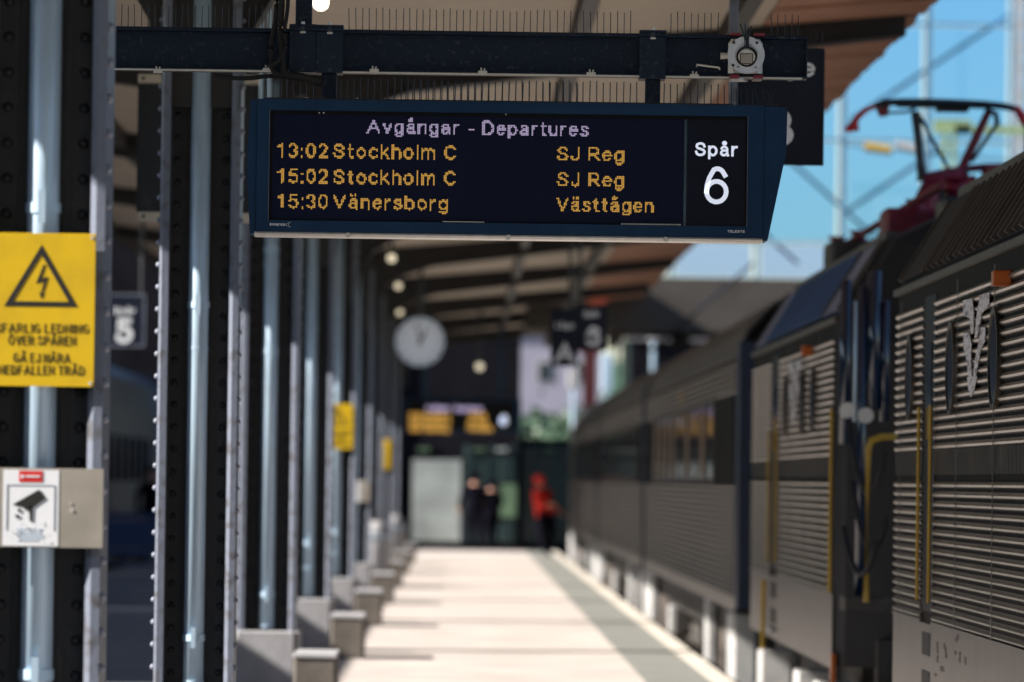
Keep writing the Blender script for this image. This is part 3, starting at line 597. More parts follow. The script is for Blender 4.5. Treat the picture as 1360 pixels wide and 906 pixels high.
# ================================================================== DEPARTURE BOARD
def board():
    Y = 24.9; x0, zt = XZ(342, 131, Y); x1, _ = XZ(1015, 141, Y); zb = XZ(342, 307, Y)[1]
    r = empty('departure_board', ((x0+x1)/2, Y, zb), 'dark blue electronic departure board listing trains from track 6', 'departure board')
    sx0, sz1 = XZ(358, 146, Y); sx1, sz0 = XZ(992, 301, Y); mx1 = XZ(908.5, 200, Y)[0]
    D = .26
    # front frame as four bevelled bars + body
    MB().bbox(x0, x1, Y+.03, Y+D, zb, zt, .004).build('housing', M['navy'], r)
    MB().box(x0, sx0, Y, Y+.029, zb, zt).build('frame_side', M['navy'], r)
    MB().box(sx1, x1, Y, Y+.029, zb, zt).build('frame_side', M['navy'], r)
    MB().box(sx0+.0002, sx1-.0002, Y+.0005, Y+.029, sz1, zt-.0005).build('frame_top', M['navy'], r)
    MB().box(sx0+.0002, sx1-.0002, Y+.0005, Y+.029, zb+.0005, sz0).build('frame_bottom', M['navy'], r)
    # thin bright bead round the window
    b2 = .0022
    mb = MB(); mb.box(sx0, sx0+b2, Y-.001, Y+.01, sz0, sz1).box(sx1-b2, sx1, Y-.001, Y+.01, sz0, sz1); mb.build('window_bead', M['flange'], r)
    # inner black surround, matrix screen, track panel
    ix0, iz1 = XZ(362, 150, Y); ix1, iz0 = XZ(989, 298, Y); 
    mz1 = XZ(362, 151, Y)[1]; mz0 = XZ(362, 290.5, Y)[1]
    MB().box(sx0, sx1, Y+.022, Y+.0289, sz0, sz1).build('black_surround', M['black'], r)
    scr = MB().box(ix0, mx1, Y+.018, Y+.0215, mz0, mz1).build('led_screen', M['led'], r)
    tp0 = XZ(913, 200, Y)[0]; 
    MB().box(mx1+.001, tp0-.002, Y+.017, Y+.0215, mz0-.01, mz1).build('screen_divider', mat('teal_reflecting_strip', (0.01, 0.05, 0.08), .2, var=.5, scale=4), r)
    tp = MB().box(tp0, ix1, Y+.016, Y+.0215, mz0-.015, mz1).build('track_panel', mat('track_panel_black', (0.002, 0.005, 0.018), .4, var=.2, spec=.2), r)
    yl = Y+.0172; off = rootloc(r)
    ox, oz = off.x, off.z
    k = 1/ (F/Y)
    def lt(body, px0, px1, base, cap, m):
        a, zb_ = XZ(px0, base, Y); b_ = XZ(px1, base, Y)[0]; led_text('led_lettering', body, a, b_, zb_, cap*k, yl, M[m], r, ox, oz)
    lt('Avgångar - Departures', 487, 782, 177.3, 19.5, 'lav')
    for body, px0, px1, base in (('13:02', 367, 435.5, 209), ('15:02', 367, 435.5, 243), ('15:30', 367, 435.5, 276.5)):
        lt(body, px0, px1, base, 20, 'amber')
    for body, px0, px1, base in (('Stockholm C', 442, 606, 210), ('Stockholm C', 442, 606, 244), ('Vänersborg', 442, 595.5, 277.5), ('SJ Reg', 739.5, 829, 213.5), ('SJ Reg', 739.5, 829, 247.5), ('Västtågen', 739, 868, 281)):
        lt(body, px0, px1, base, 19.5, 'amber')
    def tx(body, px0, px1, base, cap, m, bold, name='lettering', yy=Y+.0145):
        a, zb_ = XZ(px0, base, Y); b_ = XZ(px1, base, Y)[0]; return text_obj(name, body, a, b_, zb_, cap*k, yy, M[m], r, bold, .001)
    tx('Spår', 923, 980, 207.2, 18.7, 'whiteled', .01); tx('6', 935, 968, 271, 50.5, 'whiteled', -.013)
    tx('swarco', 358, 379, 299.8, 4.2, 'white', .03, 'maker_lettering', Y-.002); tx('TELESTE', 966, 989, 309.0, 3.4, 'white', .03, 'maker_lettering', Y-.002)
    for (px, py, s_) in ((381.5, 298.6, 1.5), (384.8, 298.4, 2.6)):
        a = XZ(px, py, Y); h = s_*k; t = .0014
        MB().box(a[0]-h*.5, a[0]+h*.5, Y-.002, Y-.001, a[1]+h, a[1]+h+t).box(a[0]-h*.5, a[0]+h*.5, Y-.002, Y-.001, a[1]-h-t, a[1]-h).box(a[0]-h*.5-t, a[0]-h*.5, Y-.002, Y-.001, a[1]-h, a[1]+h).build('maker_mark', M['white'], r)
    # pale aluminium lip along the bottom
    MB().prism([(Y+.004, zb-.001), (Y-.004, zb-.009), (Y+.0, zb-.019), (Y+.05, zb-.022), (Y+.22, zb-.018), (Y+.22, zb-.001)], 'x', x0-.006, x1-.0).build('bottom_lip', M['alu'], r)
    for px in (462, 675, 884):
        a = XZ(px, 313, Y); MB().disc((a[0], Y-.007, zb-.012), .011, 'y', .006, 14, .013).build('lip_latch', M['alu'], r)
    # pale bars that imitate reflections on the lower bezel
    a = XZ(588, 293, Y); b_ = XZ(643, 294, Y); MB().box(a[0], b_[0], Y-.0015, Y-.0005, a[1]-.006, a[1]-.003).build('reflection_bar', M['alu'], r)
    a = XZ(825, 297, Y); b_ = XZ(905, 297, Y); n = 26
    for i in range(n):
        xx = a[0] + (b_[0]-a[0])*i/n; MB().box(xx, xx+(b_[0]-a[0])/n*.6, Y-.0015, Y-.0005, a[1]-.004, a[1]+.001).build('reflection_tick', M['alu'], r)
    # end caps flaring out
    ct = XZ(1046, 142, Y)[0]; cb = XZ(1019, 318, Y)[0]; zt2 = zt-.004; zb2 = zb-.012
    pr = [(x1+.0015, zt2), (ct-.004, zt2-.002), (ct, zt2-.02), (ct-.003, zt2-.20), (cb+.004, zb2+.012), (cb, zb2), (x1+.0015, zb2)]
    MB().prism(pr, 'y', Y+.006, Y+D).build('end_cap', M['navy'], r)
    cl = XZ(328, 220, Y)[0]; c2 = XZ(333, 134, Y)[0]
    MB().prism([(x0-.0015, zt-.002), (c2, zt-.006), (cl, zt-.22), (cl, zb+.24), (c2+.004, zb-.008), (x0-.0015, zb-.012)], 'y', Y+.01, Y+D).build('end_cap', M['navy'], r)
    for px, py in ((672, 152), (424, 150), (430, 150)):
        a = XZ(px, py, Y); MB().disc((a[0], Y-.003, a[1]), .0035, 'y', .002, 10).build('screw', M['alu'], r)
    for px in (407, 474, 838, 887):
        a = XZ(px, 130, Y); MB().bbox(a[0]-.02, a[0]+.02, Y+.03, Y+.07, zt-.001, zt+.006, .002).build('top_fixing', M['alu'], r); MB().disc((a[0], Y+.05, zt+.006), .006, 'z', .006, 8).build('bolt', M['alu'], r)
board()
# ================================================================== ROUND SILVER HOUSING
def housing():
    Y = YB-.11; c = XZ(991, 73, Y); r = empty('detector_housing', (c[0], Y, c[1]-.09), 'round silver housing with a square window, clamped on the beam', 'detector')
    rad = 24.5/302
    MB().bbox(c[0]-.078, c[0]+.074, Y+.012, Y+.05, c[1]-.080, c[1]+.072, .02).build('back_plate', M['alu'], r)
    MB().disc((c[0], Y-.0, c[1]), rad, 'y', .03, 48).build('housing_body', M['satin'], r)
    MB().ring((c[0], Y-.006, c[1]), rad*.62, rad, 'y', .006, 48).build('rim', M['satin'], r)
    MB().ring((c[0]+.002, Y-.012, c[1]-.008), rad*.46, rad*.56, 'y', .012, 40).build('window_collar', M['black'], r)
    MB().disc((c[0]+.002, Y-.012, c[1]-.016), rad*.48, 'y', .012, 36).build('window_disc', M['alu'], r)
    MB().box(c[0]-.028, c[0]+.030, Y-.014, Y-.0125, c[1]-.042, c[1]+.006).build('window_frame', M['ink'], r)
    MB().box(c[0]-.024, c[0]+.026, Y-.0155, Y-.0145, c[1]-.038, c[1]+.002).build('window', M['stainless'], r)
    for a, b_ in ((-.055, .053), (.046, .053), (-.057, -.047)):
        MB().disc((c[0]+a, Y-.0075, c[1]+b_), .0065, 'y', .002, 12).build('bolt_hole', M['ink'], r)
    for a, b_ in ((-.035, -.054), (.042, -.055)):
        MB().disc((c[0]+a, Y-.0085, c[1]+b_), .004, 'y', .003, 10).build('screw', M['ink'], r)
    MB().tube([(c[0]-.078, Y+.02, c[1]-.004), (c[0]-.112, Y+.02, c[1]-.004)], [.012, .016], 12).build('cable_gland', M['alu'], r)
    for a in (-.045, .06):
        MB().box(c[0]+a-.025, c[0]+a+.015, Y-.01, Y+.17, c[1]-.104, c[1]-.088).build('clamp_bar', M['maroon'], r)
        MB().box(c[0]+a-.025, c[0]+a+.02, Y-.0, Y+.17, c[1]+.085, c[1]+.096).build('clamp_bar', M['maroon'], r)
    MB().disc((c[0]-.03, Y+.06, c[1]-.112), .042, 'z', .012, 24).build('cover_disc', M['alu'], r)
    for dx, dx2, ll in ((-.008, -.028, .10), (.0, -.006, .10), (.004, .022, .09), (.010, .010, .07)):
        MB().tube([(c[0]+dx, Y-.012, c[1]+.03), (c[0]+dx*.8, Y-.014, c[1]+.07), (c[0]+dx2, Y-.01, c[1]+.035+ll)], .004, 6).build('wire', M['panto'], r)
housing()
# ================================================================== HANGING SIGNS
def plate_sign(px0, px1, py0, py1, Y, head, big, label, hx, bx, hb, bb_, hc, bc, m='navy', posts=None, frame='flange'):
    x0, zt = XZ(px0, py0, Y); x1, zb = XZ(px1, py0, Y); zb = XZ(px0, py1, Y)[1]; k = Y/F
    r = empty('hanging_sign', ((x0+x1)/2, Y, zb), label, 'sign', 'hanging platform signs')
    MB().bbox(x0, x1, Y, Y+.06, zb, zt, .004).build('panel', M[m], r)
    t = max(.012, 2.2*k); mb = MB()
    mb.box(x0-.002, x1+.002, Y-.006, Y-.0005, zt-t, zt+.002).box(x0-.002, x1+.002, Y-.006, Y-.0005, zb-.002, zb+t).box(x0-.002, x0+t, Y-.006, Y-.0005, zb+t, zt-t).box(x1-t, x1+.002, Y-.006, Y-.0005, zb+t, zt-t)
    mb.build('frame', M[frame], r)
    if head:
        a = XZ(hx[0], hb, Y); b_ = XZ(hx[1], hb, Y); text_obj('lettering', head, a[0], b_[0], a[1], hc*k, Y-.004, M['white'], r, .015)
    if big:
        a = XZ(bx[0], bb_, Y); b_ = XZ(bx[1], bb_, Y); text_obj('lettering', big, a[0], b_[0], a[1], bc*k, Y-.004, M['white'], r, .02)
    for px in posts or ():
        a = XZ(px, py0, Y)[0]; MB().tube([(a, Y+.03, zt-.001), (a, Y+.03, cz(a)+.0)], .02, 8).build('hanger_rod', M['steel'], r)
    return r
SB = plate_sign(975, 1095, 64, 218, 30.1, 'Läge', 'B', 'dark blue sign behind the right end of the departure board, lettered Läge B', (992, 1083), (1013, 1055), 101, 194, 24, 49, 'nightblue', None, 'nightblue')
MB().box(XZ(1043, 64, 30.1)[0], XZ(1094, 64, 30.1)[0], 30.1, 30.13, SB.location.z+.614, SB.location.z+.62).build('spike_base', M['spike'], SB)
for px in (1046, 1055, 1064, 1077, 1084, 1092):
    a = XZ(px, 64, 30.12); MB().tube([(a[0], 30.12, a[1]), (a[0], 30.12, a[1]+.09)], .002, 6).build('spike', M['spike'], SB)
ps = plate_sign(184, 344, 112, 281, 33.5, '', '', 'blank dark sign panel with pale rails behind the second column', (0, 0), (0, 0), 0, 0, 0, 0, 'steel', None, 'steel')
for py in (98.5, 281.5):
    a = XZ(184, py, 33.5); b_ = XZ(344, py+14, 33.5); MB().bbox(a[0], XZ(344, py, 33.5)[0], 33.48, 33.57, b_[1], a[1], .003).build('rail', M['soffit'], ps)
    MB().disc((a[0]+.03, 33.474, (a[1]+b_[1])/2), .01, 'y', .005, 10).build('bolt', M['steel'], ps)
for px in (200, 330):
    a = XZ(px, 98, 33.5); MB().box(a[0]-.015, a[0]+.015, 33.5, 33.54, a[1]+.001, cz(a[0])).build('hanger_rod', M['steel'], ps)
plate_sign(128, 193, 390, 460, 62, 'Spår', '5', 'blurred grey framed sign with number 5 between the first two columns', (150, 180), (153, 176), 417, 456, 9, 33, 'nightblue', (188,), 'flange')
plate_sign(732, 768, 410, 486, 66, 'Läge', 'A', 'blurred dark sign with letter A left of the number 6 sign', (738, 762), (736, 764), 436, 482, 8, 26, 'nightblue', (757,), 'nightblue')
plate_sign(766, 806, 405, 465, 64, 'Spår', '6', 'blurred dark sign with number 6 hanging above the train', (775, 796), (777, 798), 421, 460, 8, 27, 'nightblue', (770,), 'nightblue')
# clock
def clock():
    Y = 82; c = P(558, 454, Y); R_ = .36; r = empty('platform_clock', (c.x, Y, c.z-R_), 'round white platform clock hanging blurred under the canopy', 'clock')
    MB().disc((c.x, Y, c.z), R_*.97, 'y', .16, 40).build('case', M['steel'], r)
    MB().disc((c.x, Y-.01, c.z), R_*.95, 'y', .009, 40).build('face', M['clockface'], r)
    MB().ring((c.x, Y-.03, c.z), R_*.95, R_, 'y', .03, 40).build('bezel', M['galv'], r)
    for k in range(12):
        a = math.radians(30*k); d = Vector((math.sin(a), 0, math.cos(a))); p = Vector((c.x, Y-.015, c.z))
        MB().tube([p+d*R_*.75, p+d*R_*.9], .012, 4).build('hour_mark', M['ink'], r)
    for a, l, w in ((math.radians(26), .5, .016), (math.radians(-12), .75, .011)):
        d = Vector((math.sin(a), 0, math.cos(a))); p = Vector((c.x, Y-.02, c.z)); MB().tube([p-d*.05, p+d*R_*l], w, 4).build('hand', M['ink'], r)
    MB().tube([(c.x, Y+.08, c.z+R_*.9), (c.x, Y+.08, cz(c.x))], .03, 8).build('hanger_rod', M['steel'], r)
clock()
# lamps under canopy
def lamp(px, py, Y, rad, m, label, tozc=True):
    p = P(px, py, Y); r = empty('canopy_lamp', tuple(p), label, 'lamp', 'lamps under the canopy')
    mb = MB(); rings = []
    for k in range(1, 8):
        a = math.pi*k/8; rings.append([(p.x+rad*math.sin(a)*math.cos(t*math.pi/6), p.y+rad*math.sin(a)*math.sin(t*math.pi/6), p.z-rad*math.cos(a)) for t in range(12)])
    mb.loft(rings).build('globe', M[m], r, smooth=True)
    top = cz(p.x)
    MB().tube([(p.x, p.y, p.z+rad*.9), (p.x, p.y, max(top, p.z+rad+.02))], rad*.4, 8).build('lamp_mount', M['steel'], r)
lamp(426, 4, 36.2, .045, 'lamp', 'bright warm globe lamp above the double clamp box')
for i, (px, py, Y) in enumerate([(520, 343, 71.5), (529, 380, 83.0), (531, 415, 95.0)]):
    lamp(px, py, Y, .055 if i == 0 else .05, 'lampdim' , ['brightest round lamp beside the arched girder', 'dim round lamp between two others by the arches', 'dim round lamp just above the platform clock'][i])
lamp(637, 487, 104, .07, 'lampdim', 'amber blurred lamp near the far end of the canopy')
# far departure board
def far_board():
    Y = 110; r = empty('departure_board', (P(615, 575, Y).x, Y, P(615, 575, Y).z), 'distant blurred departure board with amber lines under the canopy', 'departure board')
    a = P(537, 528, Y); b_ = P(692, 575, Y)
    MB().bbox(a.x, b_.x, Y+.01, Y+.3, b_.z, a.z, .02).build('housing', M['navy'], r)
    MB().box(a.x+.06, b_.x-.12, Y+.001, Y+.009, b_.z+.05, a.z-.05).build('screen', M['black'], r)
    k = Y/F
    for body, p0, p1, base, cap, m in (('Avgångar - Departures', 566, 640, 546, 8, 'lav'), ('13:02 Stockholm C', 543, 598, 556, 8, 'amber'), ('15:02 Stockholm C', 543, 598, 565, 8, 'amber'), ('15:30 Vänersborg', 543, 596, 573.5, 8, 'amber'), ('SJ Reg', 624, 645, 555, 8, 'amber'), ('SJ Reg', 622, 647, 564, 8, 'amber'), ('Västtågen', 620, 654, 572.5, 8, 'amber'), ('6', 664, 674, 565, 14, 'whiteled')):
        p = P(p0, base, Y); q_ = P(p1, base, Y); text_obj('lettering', body, p.x, q_.x, p.z, cap*k, Y-.002, M[m], r, .05)
    for px in (565, 665):
        p = P(px, 528, Y); MB().tube([(p.x, Y+.1, p.z), (p.x, Y+.1, cz(p.x)-.05)], .04, 8).build('hanger_rod', M['navy'], r)
far_board()
# ================================================================== TRAIN
SX = 2.45; CX = 3.9
def body_prof(z0=.40, inset=0.0, top=0.0):
    L = [(SX+inset, z0), (SX+inset, 2.70+top*.0), (SX+.32+inset, 3.22), (SX+.62+inset, 3.36), (CX, 3.42)]
    return L + [(2*CX-x, z) for x, z in L[-2::-1]]
def loco(ya, yb, name_label, near):
    """ya near end (towards the camera), yb far end"""
    r = empty('locomotive', (CX, (ya+yb)/2, -.55), name_label, 'locomotive', 'black electric locomotives')
    nose = 1.1
    rings = []
    for y, ins, zt in ((ya-.35, .45, .0), (ya, .06, .0), (ya+.25, 0, 0), (yb-.25, 0, 0), (yb, .05, 0), (yb+.35, .45, 0)):
        rings.append([(x, y, z if z < 2 else z-(.0 if ins < .1 else .25)) for x, z in body_prof(.42, ins)])
    MB().loft(rings).build('body', M['blackrub'], r)
    MB().box(SX-.0007, SX-.0003, ya+.26, yb-.26, .886, 2.664).build('side_sheet', M['train'], r)
    MB().box(SX-.010, SX-.0005, ya+.22, yb-.22, .40, .885).build('skirt', M['skirt'], r)
    # door recess, panels
    if near: doors = [(29.35, 30.05)]; ports = [30.85, 28.25, 25.95]; 
    else: doors = [(43.7, 44.7)]; ports = [39.35, 40.6, 42.7]
    segs = []; y = ya+.25
    for d0, d1 in doors: segs.append((y, d0)); y = d1
    segs.append((y, yb-.25))
    pitch = .0492; n = int((2.60-.905)/pitch)
    for (s0, s1) in segs:
        j = MB()
        for i in range(n):
            z = .905 + pitch*i
            if 1.66 < z+.02 < 1.80: continue
            pf = [(SX-.0008, z), (SX-.013, z+.006), (SX-.021, z+.016), (SX-.013, z+.028), (SX-.0008, z+.033)]
            mb = MB(); mb.prism(pf, 'y', s0+.02, s1-.02); mb.build('rib', M['rib'], r)
        mb = MB(); m2 = int((s1-s0)/.06)
        for i in range(m2):
            mb.box(SX-.012, SX-.001, s0+.02+i*.06, s0+.05+i*.06, 1.66, 1.79)
        mb.build('pleated_grille', M['rib'], r, kind='stuff')
        y_ = s0 + 1.4
        while y_ < s1-.5:
            MB().box(SX-.0228, SX-.0215, y_, y_+.03, .905, 2.62).build('panel_seam', M['rib'], r); y_ += random.uniform(1.5, 2.3)
        MB().box(SX-.018, SX-.001, s0, s1, .8855, .902).build('lower_moulding', M['skirt'], r)
    for d0, d1 in doors:
        MB().box(SX-.006, SX-.0005, d0, d1, .95, 2.6).build('door', M['black'], r)
        MB().box(SX-.012, SX-.0065, d0+.18, d1-.18, 1.85, 2.35).build('door_window', M['glassdark'], r)
        for yy in (d0-.02, d1+.02):
            MB().tube([(SX-.032, yy, 1.0), (SX-.032, yy, 2.02)], .009, 8).build('handrail', M['yellowrail'], r)
        for z in (.52, .72):
            MB().box(SX-.013, SX-.0105, d0+.1, d1-.1, z, z+.12).build('step_pocket', M['black'], r)
        MB().box(SX-.05, SX-.0105, d0+.1, d1-.1, .46, .49).build('step', M['stepwhite'], r)
    for yy in ports:
        z = 2.19
        MB().ring((SX-.032, yy, z), .215, .235, 'x', .03, 32).build('porthole_ring', M['rib'], r)
        MB().disc((SX-.027, yy, z), .214, 'x', .006, 32).build('porthole', M['glassdark'], r)
    # gutter rail + louvres on the sloping roof side
    MB().box(SX-.025, SX-.001, ya+.15, yb-.15, 2.665, 2.70).build('eave_rail', M['dustrail'], r)
    def onslope(t, off=0.0): # t 0..1 along the slope
        return (SX+.32*t-.85*off, 2.70+.52*t+.52*off)
    a0, a1 = onslope(.08, .004), onslope(.95, .004); b0, b1 = onslope(.08, .035), onslope(.95, .035)
    yl0, yl1 = (ya+2.0, yb-1.9)
    MB().prism([onslope(.06, .0), onslope(.97, .0), onslope(.97, .006), onslope(.06, .006)], 'y', yl0, yl1).build('louvre_panel', M['blackrub'], r)
    k = 0; y = yl0
    while y < yl1:
        MB().prism([a0, a1, b1, b0], 'y', y, y+.045).build('louvre_slat', M['trainroof'] if near else M['skyreflect'], r); y += .34 if near else .30
    for y0, y1 in ((ya+.3, yl0-.15), (yl1+.15, yb-.3)):
        MB().prism([a0, a1, (b1[0]+.012, b1[1]-.008), (b0[0]+.012, b0[1]-.008)], 'y', y0, y1).build('roof_side_panel', M['blackrub'] if near else M['skyreflect'], r)
    for y in (ya+.2, yl0-.1, yl1+.05, yb-.25):
        MB().prism([a0, a1, b1, b0], 'y', y, y+.04).build('panel_strip', M['dustrail'], r)
    MB().box(SX+.32, SX+.40, ya+.3, yb-.3, 3.225, 3.27).build('roof_rail', M['trainroof'], r)
    # lamp
    ly = 25.35 if near else 39.6
    MB().bbox(SX-.085, SX-.0015, ly, ly+.12, 2.50, 2.57, .006).build('side_lamp', M['orange'], r)
    # emblem
    dY = 0 if near else 14.6
    U = [[(963,238),(1000,232),(1006,290),(1003,372),(994,372),(990,310),(964,300)], [(965,372),(988,368),(996,410),(994,480),(998,545),(986,545),(976,470),(966,430)],
         [(1032,218),(1068,206),(1066,262),(1038,290),(1030,330),(1020,385),(1010,390),(1018,300)], [(1036,350),(1052,345),(1050,400),(1034,430),(1024,480),(1014,545),(1004,545),(1010,480),(1022,430)],
         [(980,546),(1018,544),(1008,590),(994,628),(984,590)]]
    for poly in U:
        w = [PX(960+u/3.02, 320+v/3.02, SX-.024) for u, v in poly]
        w = [(SX-.0245, p.y+dY, p.z) for p in w]; nn = len(w)
        MB().add(w + [(SX-.0215, p[1], p[2]) for p in w], [tuple(range(nn)), tuple(range(2*nn-1, nn-1, -1))] + [(i, (i+1) % nn, nn+(i+1) % nn, nn+i) for i in range(nn)]).build('wing_emblem', M['emblem'], r)
    # ends: windscreen, lamps, buffers, gangway bars
    for ye, s in ((ya-.35, -1), (yb+.35, 1)):
        for xa, xb in ((CX-.95, CX-.08), (CX+.08, CX+.95)):
            y0, y1 = sorted((ye, ye+s*.012)); MB().bbox(xa, xb, y0, y1, 1.75, 2.5, .004).build('windscreen', M['glassdark'], r)
        for xx in (CX-.87, CX+.87):
            MB().disc((xx, ye+s*.02 if s < 0 else ye, 1.35), .12, 'y', .02, 20).build('headlight', M['alu'], r)
            MB().tube([(xx, ye, .42), (xx, ye+s*.55, .42)], .09, 12).build('buffer_shank', M['bogie'], r)
            MB().disc((xx, ye+s*.55, .42), .24, 'y', .05*s, 24).build('buffer_head', M['bogie'], r)
        MB().box(CX-1.2, CX+1.2, min(ye, ye-s*.3), max(ye, ye-s*.3), .2, .6).build('buffer_beam', M['bogie'], r)
    # underframe
    for yc_ in (ya+2.7, yb-2.7):
        bg_ = MB().box(SX+.25, SX+.4, yc_-1.9, yc_+1.9, -.2, .2).box(2*CX-SX-.4, 2*CX-SX-.25, yc_-1.9, yc_+1.9, -.2, .2).box(SX+.4, 2*CX-SX-.4, yc_-.4, yc_+.4, -.1, .2).build('bogie', M['bogie'], r)
        for dy in (-1.35, 1.35):
            for xx in (3.10, 4.62):
                MB().disc((xx, yc_+dy, -.03), .55, 'x', .12, 28).build('wheel', M['wheel'], bg_)
    MB().box(SX+.2, 2*CX-SX-.2, ya+.3, yb-.3, .18, .415).build('underframe', M['bogie'], r)
    return r
L1 = loco(16.9, 32.2, 'nearest black ribbed locomotive at the right edge with a winged emblem', True)
L2 = loco(37.0, 47.9, 'second black ribbed locomotive with raised pantograph, behind the nearest one', False)
# pale worn maintenance marks on the near skirt
for i, (u, v) in enumerate([(235, 350), (240, 395), (238, 440), (330, 370), (345, 420), (352, 490), (470, 455), (530, 470), (528, 545), (600, 560), (240, 535), (290, 660), (315, 670), (215, 740), (480, 290), (500, 250), (550, 160), (430, 150)]):
    p = PX(1220+u/9.71, 820+v/9.71, SX-.011); h = random.uniform(.008, .02)
    MB().box(SX-.0118, SX-.0104, p.y-.05, p.y+.05, p.z-h, p.z+h).build('worn_mark', M['dustrail'], L1)
# grab rail U at the near end of loco 2
p = P(1153, 583, 35.6); q_ = P(1172, 580, 35.6)
tag(MB().tube([(p.x, 35.6, P(1153, 800, 35.6).z), (p.x, 35.6, p.z-.06), (p.x+.02, 35.6, p.z-.01), (q_.x, 35.6, q_.z), (q_.x+.35, 35.7, q_.z)], .022, 10).build('cab_handrail', M['yellowrail'], L2, smooth=True))
for px, py0, py1, m, rr in ((1124, 372, 590, 'endgloss', .035), (1137, 400, 560, 'galv', .012), (1146, 380, 800, 'endgloss', .03), (1162, 360, 545, 'endgloss', .045), (1176, 400, 560, 'endgloss', .03)):
    a = P(px, py0, 36.4 if px < 1130 else 36.1); b_ = P(px, py1, 36.4 if px < 1130 else 36.1); MB().tube([tuple(a), (a.x, a.y, b_.z)], rr, 10).build('end_pipe', M[m], L2, smooth=True)
a = P(1118, 786, 36.3); b_ = P(1176, 800, 36.3); MB().bbox(a.x, b_.x, 36.0, 36.5, b_.z-.05, a.z-.02, .01).build('end_step', M['bogie'], L2)
for px, py in ((1150, 552), (1126, 545)):
    a = P(px, py, 36.0); MB().disc(tuple(a), .05, 'y', .03, 16).build('end_lamp', M['alu'], L2)
for k_, (pa, pb, sag) in enumerate((((1128, 560), (1176, 600), .35), ((1132, 640), (1178, 690), .3), ((1120, 700), (1165, 720), .25))):
    a = P(*pa, 36.0); b_ = P(*pb, 35.4); MB().tube([a.lerp(b_, t/8) - Vector((0, 0, sag*4*(t/8)*(1-t/8))) for t in range(9)], .02, 8).build('end_hose', M['blackrub'], L2, smooth=True)
p = P(1112, 540, 37.1)
MB().tube([(SX-.03, 37.2, .9), (SX-.03, 37.2, 2.1)], .012, 8).build('handrail', M['yellowrail'], L2)
MB().box(SX-.02, SX+.01, 37.12, 37.22, .22, .50).build('end_lamp_post', M['orange'], L2)
for yy, xx in ((39.5, 0), (44.3, 0), (37.3, 0)):
    MB().bbox(SX-.10, SX+.15, yy, yy+.5, -.35, .31, .02).build('step_box', M['stepwhite'], L2)
MB().tube([(SX-.05, 44.9, -.2), (SX-.05, 44.9, .85)], .02, 8).build('handrail', M['yellowrail'], L2)
# roof equipment, both locos
def roof_gear(L, y0, y1, seed):
    random.seed(seed); y = y0
    while y < y1:
        w = random.uniform(.5, 1.2); h = random.uniform(.10, .26); x0 = CX-random.uniform(.5, .95)
        MB().bbox(x0, x0+random.uniform(.4, 1.2), y, y+w, 3.40, 3.44+h, .03).build('roof_box', random.choice([M['panto'], M['maroon'], M['trainroof']]), L)
        if random.random() < .8:
            xi = CX-random.uniform(.2, .8)
            mb = MB(); rings = []
            for k in range(9): rings.append([(xi+(.05 if k % 2 else .085)*math.cos(t*math.pi/5), y+w+.15+(.05 if k % 2 else .085)*math.sin(t*math.pi/5), 3.40+.04*k) for t in range(10)])
            mb.loft(rings).build('insulator', M['maroon'], L)
        y += w+.35
roof_gear(L2, 38.2, 42.0, 4); roof_gear(L2, 45.0, 47.6, 9); roof_gear(L1, 26.5, 31.5, 6)
MB().tube([(CX-.7, 38.0, 3.62), (CX-.7, 47.4, 3.62)], .03, 8).build('roof_busbar', M['maroon'], L2)
